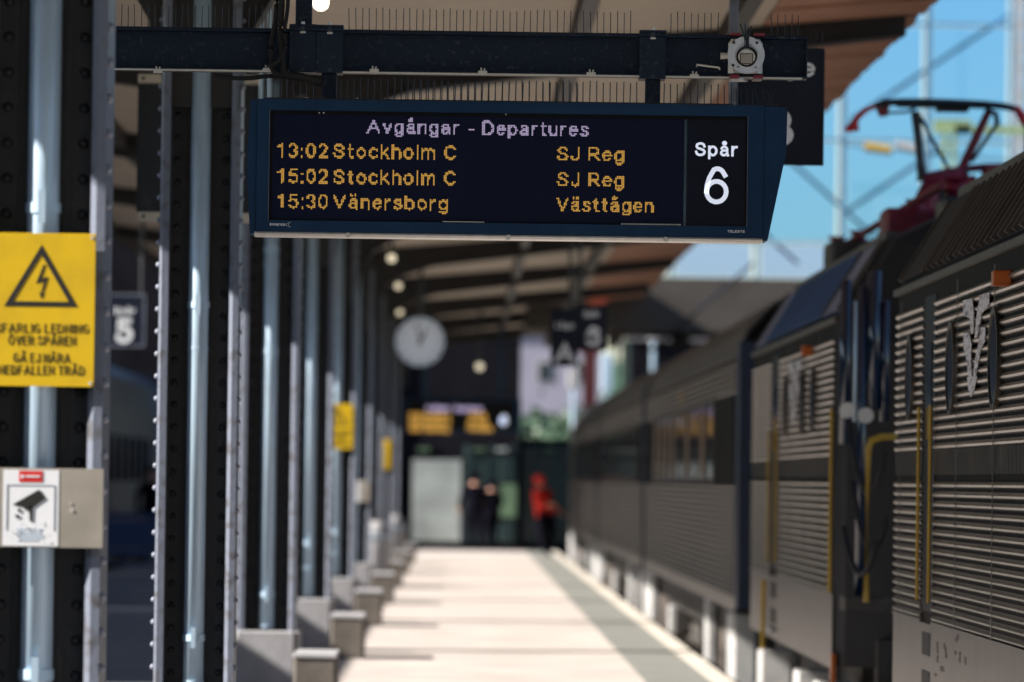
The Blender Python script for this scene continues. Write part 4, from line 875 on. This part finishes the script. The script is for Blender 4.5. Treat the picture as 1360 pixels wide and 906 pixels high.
# pantograph on loco 2
def pantograph():
    Y = 44.0
    def q(u, v, dy=0): p = P(1100+u/4.315, 120+v/4.315, Y+dy); return Vector(p)
    base = q(640, 560)
    pg = bpy.data.objects.new('pantograph', None); COL.objects.link(pg); pg.parent = L2; pg.location = Vector((base.x, Y, base.z)) - rootloc(L2)
    head = [(270, 88), (330, 72), (420, 66), (560, 66), (700, 70), (900, 80), (1010, 92), (1080, 108)]
    for dy, th in ((-.2, .035), (.2, .035)):
        MB().tube([q(u, v, dy) for u, v in head], .028, 8).build('contact_strip', M['panto'], pg, smooth=True)
    MB().box(q(400, 75).x, q(930, 80).x, Y-.16, Y+.16, q(600, 95).z, q(600, 80).z).build('collector_head', M['panto'], pg)
    MB().box(q(620, 90).x, q(800, 80).x, Y-.10, Y+.10, q(600, 122).z, q(600, 96).z).build('head_frame', M['panto'], pg)
    for dy in (-.2, .2):
        MB().tube([q(270, 88, dy), q(215, 112, dy), q(170, 150, dy), q(140, 200, dy), q(108, 232, dy)], [.02, .022, .026, .03, .03], 8).build('horn', M['pantored'], pg)
        MB().tube([q(1000, 92, dy), q(1085, 110, dy), q(1112, 150, dy), q(1125, 185, dy), q(1140, 215, dy)], [.02, .03, .04, .03, .02], 8).build('horn', M['pantored'], pg)
    w = [q(u, v) for u, v in ((168, 135), (176, 235), (98, 235), (130, 180))]
    MB().loft([[tuple(p+Vector((0, -.04, 0))) for p in w], [tuple(p+Vector((0, .04, 0))) for p in w]]).build('horn_tip', M['pantored'], pg)
    MB().tube([q(310, 90), q(318, 150)], [.06, .035], 8).build('head_spring', M['maroon'], pg)
    MB().tube([q(340, 130), q(450, 125), q(500, 100)], .012, 6).build('linkage', M['panto'], pg)
    MB().tube([q(500, 120), q(515, 260), q(530, 420), q(545, 520)], [.038, .034, .034, .05], 8).build('upper_arm', M['panto'], pg)
    MB().tube([q(515, 130), q(620, 330), q(720, 500)], .016, 6).build('upper_arm', M['panto'], pg)
    MB().tube([q(915, 130), q(850, 270), q(770, 440), q(700, 540)], [.03, .036, .036, .04], 8).build('lower_arm', M['maroon'], pg)
    MB().tube([q(970, 190), q(900, 290), q(820, 410)], .018, 6).build('coupling_rod', M['panto'], pg)
    MB().tube([q(900, 110), q(960, 135), q(970, 205)], .025, 6).build('head_hinge', M['panto'], pg)
    MB().tube([q(545, 520), q(640, 520), q(760, 500), q(800, 560)], [.06, .09, .10, .06], 8).build('knee_joint', M['maroon'], pg)
    MB().tube([q(600, 540), q(575, 640), q(560, 720)], [.09, .12, .13], 10).build('insulator', M['maroon'], pg)
    MB().tube([q(780, 500), q(810, 620), q(820, 700)], [.09, .1, .12], 10).build('insulator', M['maroon'], pg)
    MB().tube([q(640, 560), q(700, 640), q(760, 700)], [.10, .12, .10], 10).build('drive_cylinder', M['panto'], pg)
    MB().ring(tuple(q(850, 490)), .07, .09, 'y', .03, 20).build('guide_ring', M['panto'], pg)
    MB().tube([q(800, 450), q(900, 440), q(1080, 440)], .03, 8).build('roof_busbar', M['maroon'], pg)
    MB().bbox(q(900, 0).x, q(1080, 0).x, Y-.3, Y+.3, q(900, 520).z, q(900, 430).z, .02).build('roof_box', M['maroon'], pg)
pantograph()
# diaphragm between the locos
# coaches
def coach(ya, yb, label, emb, windows, ribs=True):
    r = empty('passenger_coach', (CX, (ya+yb)/2, -.55), label, 'coach', 'black passenger coaches of the train')
    L = [(SX, .47), (SX, 2.72), (SX+.10, 2.95), (SX+.32, 3.18), (SX+.7, 3.38), (CX, 3.46)]
    pr = L + [(2*CX-x, z) for x, z in L[-2::-1]]
    MB().prism(pr, 'y', ya, yb).build('body', M['train'], r)
    MB().prism([(SX+.0, 2.73), (SX+.095, 2.96), (SX+.31, 3.19), (SX+.69, 3.39), (CX, 3.475), (CX, 3.5), (SX+.68, 3.41), (SX+.30, 3.215), (SX+.08, 2.98), (SX-.02, 2.735)], 'y', ya, yb).build('roof', M['trainroof'], r)
    mb = MB(); pitch = .058; z = .62
    while z < 2.66:
        if not (1.62 < z+.02 < 2.40 and ribs):
            mb.prism([(SX-.0008, z), (SX-.016, z+.008), (SX-.022, z+.02), (SX-.012, z+.036), (SX-.0008, z+.04)], 'y', ya+.1, yb-.1)
        z += pitch
    mb.build('rib', M['coachrib'], r, kind='stuff')
    MB().box(SX-.012, SX-.001, ya+.05, yb-.05, .47, .60).build('skirt', M['skirt'], r)
    if windows:
        MB().box(SX-.008, SX-.001, ya+.6, yb-.6, 1.62, 2.40).build('window_band', M['train'], r)
        for (w0, w1, curtain) in windows:
            f = MB().box(SX-.02, SX-.0085, w0, w1, 1.60, 2.41).build('window', M['dustrail'], r)
            MB().box(SX-.025, SX-.0205, w0+.08, w1-.08, 1.66, 2.35).build('pane', M['glassdark'], f)
            MB().box(SX-.029, SX-.0255, w0+.12, (w0*.45+w1*.55), 1.68, 2.33).build('curtain', M['tan'], f) if curtain else None
    MB().box(SX-.015, SX+2*(CX-SX)+.015, ya-.55, ya-.0005, .50, 2.85).build('end_diaphragm', M['blueside'], r)
    if emb:
        for z0, z1, w in ((2.46, 2.52, .10), (2.52, 2.60, .17), (2.60, 2.64, .10)):
            MB().box(SX-.028, SX-.0225, ya+12.6-w, ya+12.6+w, z0, z1-.001).build('yellow_emblem', M['yellowrail'], r)
    MB().box(SX+.15, 2*CX-SX-.15, ya+.2, yb-.2, .12, .465).build('underframe', M['bogie'], r)
    for y0 in (ya+.15, yb-1.35):
        MB().bbox(SX-.02, SX+.2, y0, y0+1.1, -.42, .455, .03).build('step_box', M['stepwhite'], r)
    for yc_ in (ya+4.0, yb-4.2):
        b_ = MB().box(SX+.22, SX+.36, yc_-1.6, yc_+1.6, -.2, .1).box(SX+.36, 2*CX-SX-.36, yc_-.3, yc_+.3, -.1, .1).build('bogie', M['bogie'], r)
        for dy in (-1.25, 1.25):
            for xx in (3.10, 4.62): MB().disc((xx, yc_+dy, -.08), .46, 'x', .12, 24).build('wheel', M['wheel'], b_)
            MB().bbox(SX+.12, SX+.215, yc_+dy-.22, yc_+dy+.22, -.25, .1, .02).build('axle_box', M['stepwhite'], b_)
        for dy in (-.4, .4): MB().tube([(SX+.16, yc_+dy, -.25), (SX+.16, yc_+dy, .2)], .1, 10).build('spring', M['wheel'], b_)
        MB().bbox(SX+.02, SX+.12, yc_+2.3, yc_+2.9, -.3, .45, .02).build('hanger_bracket', M['stepwhite'], r)
    return r
wins = [(52.9+1.95*k, 54.2+1.95*k, k % 2 == 0 or k > 5) for k in range(1, 10)]
coach(50.4, 75.3, 'nearest black ribbed passenger coach with tan curtained windows and a yellow emblem', True, wins)
coach(76.6, 101.0, 'middle blurred black passenger coach beyond the nearest coach', False, [(79+2*k, 80.4+2*k, False) for k in range(10)])
coach(102.3, 127, 'farthest blurred black passenger coach, ending under the footbridge', False, [(105+2*k, 106.4+2*k, False) for k in range(9)])
# train added on the left track so its roof edge shades the platform
def left_train():
    r = empty('shade_train', (-7.75, 55, -.55), 'dark train added on the track left of the platform to shade it', 'train')
    L = [(-6.35, .1), (-6.33, 2.9), (-6.45, 3.45), (-6.9, 3.75), (-7.75, 3.85)]
    pr = L + [(-15.5-x, z) for x, z in L[-2::-1]]
    for k in range(7):
        y0 = -32+25*k; MB().prism(pr, 'y', y0, y0+24.2).build('body', M['blueside'], r)
        for j in range(10): MB().box(-6.335, -6.322, y0+1.6+2.2*j, y0+3.0+2.2*j, 1.5, 2.35).build('window', M['glassdark'], r)
        for yc_ in (y0+3.5, y0+20.5): MB().box(-6.9, -6.6, yc_-1.5, yc_+1.5, -.5, .09).box(-8.9, -8.6, yc_-1.5, yc_+1.5, -.5, .09).build('bogie', M['bogie'], r)
left_train()
# ================================================================== FAR END
def footbridge():
    Y = 106; r = empty('glazed_footbridge', (10, Y+2, 0), 'glazed blue footbridge crossing above the train and tracks', 'bridge')
    x0 = P(700, 365, Y).x; x1 = 18.5
    zb = P(1000, 370, Y).z; zd = 4.38; 
    MB().box(x0, x1, Y-.1, Y+.25, zd+.05, zb).build('edge_girder', M['bridge'], r)
    MB().box(x0, x1, Y+.251, Y+7, zd+.1, zd+.4).build('deck', M['bridge'], r)
    for k in range(14):
        xx = x0+.5+k*1.25
        if xx < x1: MB().box(xx-.06, xx+.06, Y+.252, Y+6.9, zd-.12, zd+.099).build('cross_beam', M['bridge'], r)
    xs = [P(px, 300, Y).x for px in (781, 893, 1006, 1118, 1230, 1343, 1456, 1569)]; xs = [x0+.03] + xs
    z1 = P(1000, 322, Y).z; z2 = P(1000, 185, Y).z; zt = P(1000, -70, Y).z; zm = P(1000, 30, Y).z
    for x in xs:
        MB().box(x-.045, x+.045, Y-.06, Y+.06, zb+.001, z1-.04).build('mullion', M['palemul'], r)
        MB().box(x-.05, x+.06, Y-.06, Y+.06, z1+.04, zt).build('mullion', M['mullion'], r)
    for z, m, h in ((z1, 'palemul', .035), (z2, 'mullion', .03), (zm, 'mullion', .03), (zt, 'mullion', .1)):
        MB().box(xs[0], xs[-1], Y-.075, Y-.061, z-h, z+h).build('transom', M[m], r)
    for i in range(len(xs)-1):
        a, b_ = xs[i]+.072, xs[i+1]-.112
        MB().box(a, b_, Y-.005, Y+.005, zb+.02, z1-.045).build('pane', M['glasspale'], r)
        MB().box(a, b_, Y-.005, Y+.005, z1+.045, z2-.04).build('pane', M['glass'], r)
        MB().box(a, b_, Y-.005, Y+.005, z2+.04, zm-.04).build('pane', M['glass'], r)
        MB().box(a, b_, Y-.005, Y+.005, zm+.04, zt-.1).build('pane', M['glass'], r)
    Z = lambda px, py: (P(px, py, Y+.5).x, Y+.5, P(px, py, Y+.5).z)
    for a, b_ in (((1040, 205), (1200, 350)), ((1118, 285), (1260, 190)), ((1340, 20), (1130, 160)), ((1250, 330), (1400, 190)), ((900, 210), (1060, 350))):
        MB().tube([Z(*a), Z(*b_)], .035, 8).build('wind_brace', M['mullion'], r)
    MB().box(x0, x1, Y+.3, Y+7, zt+.02, zt+.3).build('roof', M['bridge'], r)
    for px in (1500, ):
        x = P(px, 300, Y).x; MB().box(x-.3, x+.3, Y+2, Y+2.6, GZ, zd+.1).build('pier', M['plinth'], r)
footbridge()
def frame_mast(px, py0, py1, Y, w, m, label, arms=()):
    p = P(px, py0, Y); zt = p.z; zb = GZ
    r = empty('catenary_mast', (p.x, Y, zb), label, 'mast', 'catenary masts')
    for dx in (-w/2, w/2):
        for dy in (0, w): MB().box(p.x+dx-.03, p.x+dx+.03, Y+dy-.03, Y+dy+.03, zb, zt).build('leg', M[m], r)
    z = zb+.3; mb = MB(); s = 1
    while z < zt-.4:
        mb.tube([(p.x-s*w/2, Y-.01, z), (p.x+s*w/2, Y-.01, z+.4)], .015, 5); z += .4; s = -s
    mb.build('lattice', M[m], r)
    for x0, x1, py, t in arms:
        a = P(x0, py, Y); b_ = P(x1, py, Y); MB().box(a.x, b_.x, Y-.05, Y+.05, a.z-t, a.z+t).build('cross_arm', M[m], r)
    return r
frame_mast(1262, 158, 0, 96, .16, 'green', 'pale green catenary mast seen through the pantograph', ((1268, 1420, 172, .07), (1240, 1290, 168, .12)))
frame_mast(827, 402, 0, 135, .25, 'green', 'green mast beyond the footbridge right of the number 6 sign')
frame_mast(1357, -40, 0, 100, .10, 'stepwhite', 'white mast at the upper right corner')
# insulated section on overhead wire
for (a, b_, m, lab) in (((1148, 195), (1184, 200), 'yellowrail', 'pale yellow tube hanging on the overhead wire'), ((1190, 193), (1222, 200), 'stepwhite', 'white and pink insulator beside the pale yellow tube')):
    Yw = 88
    thing_mesh(MB().tube([P(a[0], a[1], Yw), P(b_[0], b_[1], Yw)], .07, 10), 'wire_insulator', M[m], lab, 'insulator')
def wire(a, b_, rr, lab):
    thing_mesh(MB().tube([P(*a), P(*b_)], rr, 6), 'overhead_wire', M['spike'], lab, 'wire', 'overhead wires')
wire((1120, 192, 88), (1360, 215, 88), .012, 'overhead wire carrying the yellow tube')
wire((1092, 118, 100), (1280, -30, 60), .01, 'overhead wire slanting up past the canopy edge')
wire((1000, 350, 100), (860, 470, 104), .025, 'pale overhead wire slanting over the coach roof')
# station building
def hall():
    Y = 130; r = empty('station_building', (-3, Y, GZ), 'dark station building closing the far end of the platform', 'building')
    xr = P(690, 600, Y).x
    MB().box(-1.8, xr, Y, Y+8, GZ, P(600, 418, Y).z).build('wall', M['hallwall'], r)
    MB().box(-16, -1.805, Y-.2, Y+9, GZ, 8.6).build('tall_wing', M['hallwall'], r)
    xr2 = P(830, 600, Y).x
    MB().box(xr+.005, xr2, Y+.5, Y+6, GZ, P(720, 583, Y).z).build('side_wing', M['hallwall'], r)
    def pane(px0, px1, py0, py1, m, name='window', d=.05):
        a = P(px0, py0, Y); b_ = P(px1, py1, Y); yo = Y if px1 < 692 else Y+.5
        f = MB().bbox(a.x, b_.x, yo-d, yo-.001, b_.z, a.z, .01).build(name, M['tealframe'] if m == 'teal' else M['hallwall'], r)
        MB().box(a.x+.05, b_.x-.05, yo-d-.012, yo-d-.001, b_.z+.05, a.z-.05).build('pane', M[m], f)
    pane(545, 614, 607, 722, 'poster', 'poster_case')
    for px in (617, 640, 664): pane(px, px+20, 592, 720, 'teal')
    for px in (694, 716, 738): pane(px, px+19, 592, 722, 'teal')
    pane(662, 688, 640, 690, 'greenpanel', 'door_panel', .08)
    for px, m in ((552, 'greenpanel'), (625, 'greenpanel'), (655, 'poster'), (720, 'greenpanel')): pane(px, px+22, 592, 602, m, 'fascia_light', .10)
hall()
# lilac building beyond, buildings with windows
def far_building(px0, px1, py0, Y, m, label):
    a = P(px0, py0, Y); b_ = P(px1, py0, Y); r = empty('apartment_building', ((a.x+b_.x)/2, Y, GZ), label, 'building')
    MB().box(a.x, b_.x, Y, Y+14, GZ, a.z).build('wall', M[m], r)
    MB().prism([(Y-.3, a.z), (Y+14.3, a.z), (Y+7, a.z+1.6)], 'x', a.x-.2, b_.x+.2).build('roof', M['trainroof'], r)
    x = a.x+1
    while x < b_.x-1.5:
        z = 1.5
        while z < a.z-1.8:
            f = MB().box(x, x+1, Y-.05, Y-.001, z, z+1.3).build('window', M['stepwhite'], r); MB().box(x+.1, x+.9, Y-.07, Y-.051, z+.1, z+1.2).build('pane', M['glassdark'], f); z += 2.9
        x += 2.2
far_building(640, 800, 440, 330, 'lilac', 'pale lilac building far beyond the platform end')
far_building(838, 1060, 452, 240, 'hallwall', 'dark building under the footbridge beyond the coach roof')
# hill
mb = MB(); n = 60; vs = []; 
for i in range(n+1):
    x = -500+1400*i/n; h = 10 + 9*math.sin(i*.35)+4*math.sin(i*1.1+1)
    vs += [(x, 900, GZ), (x, 980, h), (x, 1300, h*1.3)]
fs = []
for i in range(n): fs += [(3*i, 3*i+3, 3*i+4, 3*i+1), (3*i+1, 3*i+4, 3*i+5, 3*i+2)]
mb.add(vs, fs).build('hill', M['leaf'], kind='structure')
# trees
def tree(px, pyt, Y, wid, label, seed):
    random.seed(seed); p = P(px, pyt, Y); H = p.z-GZ; r = empty('broadleaf_tree', (p.x, Y, GZ), label, 'tree', 'trees beyond the station building')
    MB().tube([(p.x, Y, GZ), (p.x+.1, Y, GZ+H*.35), (p.x-.1, Y, GZ+H*.8)], [.22, .16, .04], 8).build('trunk', M['bark'], r)
    mb = MB()
    for i in range(7):
        a = random.uniform(0, 6.28); mb.tube([(p.x, Y, GZ+H*random.uniform(.3, .5)), (p.x+math.cos(a)*wid*.6, Y+math.sin(a)*wid*.6, GZ+H*random.uniform(.6, .85))], [.08, .02], 5)
    mb.build('limb', M['bark'], r, kind='stuff')
    mb = MB()
    cl = [(random.gauss(0, .45)*wid, random.gauss(0, .4)*wid, H*random.uniform(.4, .93)) for _ in range(26)]
    for c in cl:
        for i in range(110):
            q0 = Vector((p.x+c[0]+random.gauss(0, .22)*wid, Y+c[1]+random.gauss(0, .22)*wid, GZ+c[2]+random.gauss(0, .06)*H)); s = random.uniform(.08, .16)
            u = Vector((random.gauss(0, 1), random.gauss(0, 1), random.gauss(0, 1))).normalized()*s; v = Vector((random.gauss(0, 1), random.gauss(0, 1), random.gauss(0, 1))).normalized()*s
            mb.add([q0-u, q0+v, q0+u, q0-v], [(0, 1, 2, 3)])
    mb.build('crown', M['leaf'], r, fix=False, kind='stuff')
tree(722, 545, 150, 1.5, 'dark green tree right of the distant departure board', 1)
tree(752, 552, 158, 1.4, 'low green tree beside the far end of the train', 2)
# red mast, signs, pale posts beyond the bridge
r = empty('red_mast', (P(783, 500, 140).x, 140, GZ), 'red mast standing beyond the footbridge under the number 6 sign', 'mast')
a = P(775, 470, 140); b_ = P(793, 470, 140); MB().bbox(a.x, b_.x, 140, 140.3, GZ, a.z, .03).build('post', M['redpaint'], r)
MB().box(a.x-.1, b_.x+.1, 139.95, 140.35, a.z+.001, a.z+.15).build('cap', M['redpaint'], r)
r = empty('red_awning', (P(800, 388, 100).x, 100, P(800, 388, 100).z), 'salmon red awning above the number 6 sign, sunlight put into its colour', 'awning')
a = P(780, 404, 100); b_ = P(820, 374, 100); MB().loft([[(a.x, 99.6, a.z), (a.x+.18, 99.6, a.z-.12), (a.x+.18, 100.4, a.z-.12), (a.x, 100.4, a.z)], [(b_.x-.12, 99.6, b_.z+.02), (b_.x+.05, 99.6, b_.z-.1), (b_.x+.05, 100.4, b_.z-.1), (b_.x-.12, 100.4, b_.z+.02)]]).build('fabric', mat('salmon_fabric', (.8, .2, .13), .7, var=.05, emit=(1, .2, .12), es=0), r)  # fabric colour brightened in place of sunlight
MB().tube([(b_.x, 100, b_.z), (b_.x+.1, 100, cz(RX)+.0)], .02, 6).build('bracket', M['girder'], r)
for px, py0, py1, m, lab in ((762, 492, 515, 'stepwhite', 'pale round bollard lamp left of the red mast'), (806, 470, 520, 'galv', 'pale blue post right of the red mast'), (868, 442, 452, 'stepwhite', 'white box under the footbridge above the coach')):
    Y = 142; a = P(px-7, py0, Y); b_ = P(px+7, py1, Y); r = empty('lamp_post', (a.x+.1, Y, GZ), lab, 'post')
    MB().bbox(a.x, b_.x, Y, Y+.2, b_.z, a.z, .03).build('lamp_head', M[m], r); MB().tube([((a.x+b_.x)/2, Y+.1, GZ), ((a.x+b_.x)/2, Y+.1, b_.z)], .05, 8).build('post', M['galv'], r)
# signal gantry things above the coach roof
r = empty('signal_gantry', (P(870, 440, 118).x, 118, P(870, 440, 118).z), 'pale horizontal pipe with round end under the footbridge', 'gantry')
MB().tube([P(858, 440, 118), P(912, 432, 118)], .13, 10).build('pipe', M['galv'], r); MB().disc(tuple(P(913, 432, 117.8)), .2, 'y', .3, 16).build('pipe_end', M['galv'], r)
MB().bbox(P(855, 0, 118).x, P(880, 0, 118).x, 117.9, 118.1, P(0, 422, 118).z, P(0, 408, 118).z, .03).build('signal_box', M['stepwhite'], r)
MB().tube([P(858, 440, 118), P(856, 370, 118)], .04, 8).build('hanger_rod', M['galv'], r)
# benches, bin on the left platform
def bench(x, y, label):
    r = empty('platform_bench', (x, y, 0), label, 'bench', 'blue benches on the platform')
    for i in range(4): MB().box(x-.9, x+.9, y+.12*i, y+.12*i+.1, .44, .47).build('seat_slat', M['bench'], r)
    for i in range(4): MB().box(x-.9, x+.9, y+.50, y+.53, .55+.12*i, .64+.12*i).build('back_slat', M['bench'], r)
    for s in (-.75, .75): MB().box(x+s-.03, x+s+.03, y, y+.5, .006, .439).build('leg', M['steel'], r)
bench(P(172, 700, 74).x, 74, 'blue slatted bench seen between the first two columns')
bench(P(190, 700, 92).x, 92, 'farther blue bench beyond the first, left of the second column')
def bin_(px, py, Y, lab):
    p = P(px, py, Y); r = empty('litter_bin', (p.x, Y, 0), lab, 'litter bin', 'litter bins by the distant columns')
    rings = [[(p.x+rr*math.cos(t*math.pi/8), Y+rr*math.sin(t*math.pi/8), z) for t in range(16)] for rr, z in ((.2, .006), (.23, .1), (.24, .75), (.2, .9), (.1, .98))]
    MB().loft(rings).build('bin_body', M['plinth'], r, smooth=True); MB().ring((p.x, Y, .74), .235, .26, 'z', .05, 20).build('bin_rim', M['galv'], r)
bin_(498, 700, 84, 'grey litter bin beside the distant columns, nearer one'); bin_(521, 700, 100, 'grey litter bin with pale rim at the far columns')
# ================================================================== PEOPLE
def person(px, Y, facing, label, top, legs, pose, height=1.75, cap=None, walk=0.0, bulk=1.0, lean=0.0):
    gx = P(px, 730, Y).x; r = empty('person', (gx, Y, 0), label, 'person')
    s = height/1.75; cf, sf = math.cos(facing), math.sin(facing)
    def T(x, y, z):
        x -= max(0, z-.9)*lean; return (gx + (x*cf - y*sf)*s, Y + (x*sf + y*cf)*s, z*s + .01)
    V = []; E = []; R_ = []
    def v(x, y, z, rr): V.append(T(x, y, z)); R_.append(rr*s*(bulk if rr > .04 and z < 1.5 else 1)); return len(V)-1
    def e(a, b_): E.append((a, b_)); return b_
    pel = v(0, 0, .95, .15); w = e(pel, v(0, 0, 1.10, .135)); ch = e(w, v(0, .0, 1.30, .155)); nk0 = e(ch, v(0, 0, 1.44, .09)); nk = e(nk0, v(0, -.01, 1.52, .055)); hd = e(nk, v(0, -.02, 1.62, .095)); e(hd, v(0, -.01, 1.69, .075))
    e(hd, v(0, -.105, 1.60, .018))
    for sd in (-1, 1):
        wk = walk*sd
        hp = e(pel, v(.10*sd, 0, .88, .10)); kn = e(hp, v(.11*sd, -.10*wk-.02, .50, .065)); an = e(kn, v(.11*sd, .14*wk if wk < 0 else .10*wk, .09, .045)); e(an, v(.12*sd, (.14*wk if wk < 0 else .1*wk)-.14, .045, .04))
        sh = e(ch, v(.19*sd, 0, 1.39, .065)); el, ha = pose[0 if sd < 0 else 1]
        el_ = e(sh, v(*el, .048)); wr = e(el_, v(*ha, .03)); d = (Vector(ha)-Vector(el)).normalized(); u = d.cross(Vector((0, 1, .1))).normalized(); pm = Vector(ha)+d*.07; pp = e(wr, v(*pm, .035))
        for f, (o, ll) in enumerate(((-.03, .07), (-.01, .085), (.01, .08), (.03, .06))):
            b0 = pm + u*o + d*.03; f1 = e(pp, v(*b0, .010)); f2 = e(f1, v(*(b0+d*ll*.5+Vector((0, -.008, 0))), .009)); e(f2, v(*(b0+d*ll+Vector((0, -.025, 0))), .008))
        th = Vector(ha)+d*.03+u*.035; t1 = e(pp, v(*th, .011)); e(t1, v(*(th+d*.05+u*.02), .009))
    me = bpy.data.meshes.new('body'); me.from_pydata(V, E, []); ob = bpy.data.objects.new('body', me); COL.objects.link(ob)
    md = ob.modifiers.new('skin', 'SKIN'); md.use_smooth_shade = True
    for i, sv in enumerate(me.skin_vertices[0].data): sv.radius = (R_[i], R_[i]*(.72 if i in (1, 2) else 1)); sv.use_root = (i == 0)
    sb = ob.modifiers.new('sub', 'SUBSURF'); sb.levels = 1; sb.render_levels = 1
    dg = bpy.context.evaluated_depsgraph_get(); m2 = bpy.data.meshes.new_from_object(ob.evaluated_get(dg)); bpy.data.objects.remove(ob)
    m2.name = 'body'; m2.materials.clear()
    for m in (M[legs], M[top], M['skin']): m2.materials.append(m)
    hands = [Vector(T(*pose[i][1])) for i in (0, 1)]
    for p in m2.polygons:
        c = p.center; z = (c.z-.01)/s; near = min((c-h).length for h in hands)
        p.material_index = 2 if (z > 1.47 or near < .0) else (1 if z > .93 else 0)
        if min((Vector(c)-h).length for h in hands) < .19*s and not z > 1.47:
            d_ = min((0, 1), key=lambda i: (Vector(c)-hands[i]).length); eb = Vector(T(*pose[d_][0])); ax = (hands[d_]-eb).normalized()
            if (Vector(c)-hands[d_]).dot(ax) > 0: p.material_index = 2
            else: p.material_index = 1 
        p.use_smooth = True
    for vv in m2.vertices: vv.co -= Vector((gx, Y, 0))
    bo = bpy.data.objects.new('body', m2); COL.objects.link(bo); bo.parent = r
    rings = []
    for k in range(-2 if cap else 0, 6):
        a = math.pi*.5*k/5.5; rr = .118*math.cos(a)
        rings.append([T(rr*math.cos(t*math.pi/6), .012+rr*1.1*math.sin(t*math.pi/6), 1.635+.13*math.sin(a)) for t in range(12)])
    MB().loft(rings).build('cap' if cap else 'hair', M[cap] if cap else M['hair'], r, smooth=True)
    for sd in (-1, 1):
        MB().disc(T(.033*sd, -.112, 1.635), .009, 'y', .004, 8).build('eye', M['ink'], r)
    MB().box(*sorted((T(-.02, -.108, 1.56)[0], T(.02, -.108, 1.56)[0])), T(0, -.112, 0)[1], T(0, -.112, 0)[1]+.006, T(0, 0, 1.555)[2], T(0, 0, 1.562)[2]).build('mouth', M['redpaint'], r)
    return r
hang = (((-.24, .02, 1.12), (-.25, -.06, .86)), ((.24, .02, 1.12), (.25, -.06, .86)))
bent = (((-.26, .0, 1.14), (-.18, -.22, 1.12)), ((.27, .04, 1.14), (.34, -.12, .98)))
person(629, 127, 3.0, 'dark clothed person at the platform end, left of the red jacketed one', 'dkcloth', 'dkcloth', bent, 1.78, 'dkcloth', bulk=1.45)
person(652, 128, 3.5, 'second dark clothed person standing close to the first at the platform end', 'dkcloth', 'dkcloth', bent, 1.62, 'dkcloth', bulk=1.5)
person(724, 121, 0.9, 'person in a bright red jacket and red cap with dark trousers', 'redcloth', 'dkcloth', bent, 1.72, 'redcloth', .9, 1.6, .3)
person(199, 104, .2, 'person in dark clothes half hidden left of the second column', 'dkcloth', 'dkcloth', hang, 1.78)
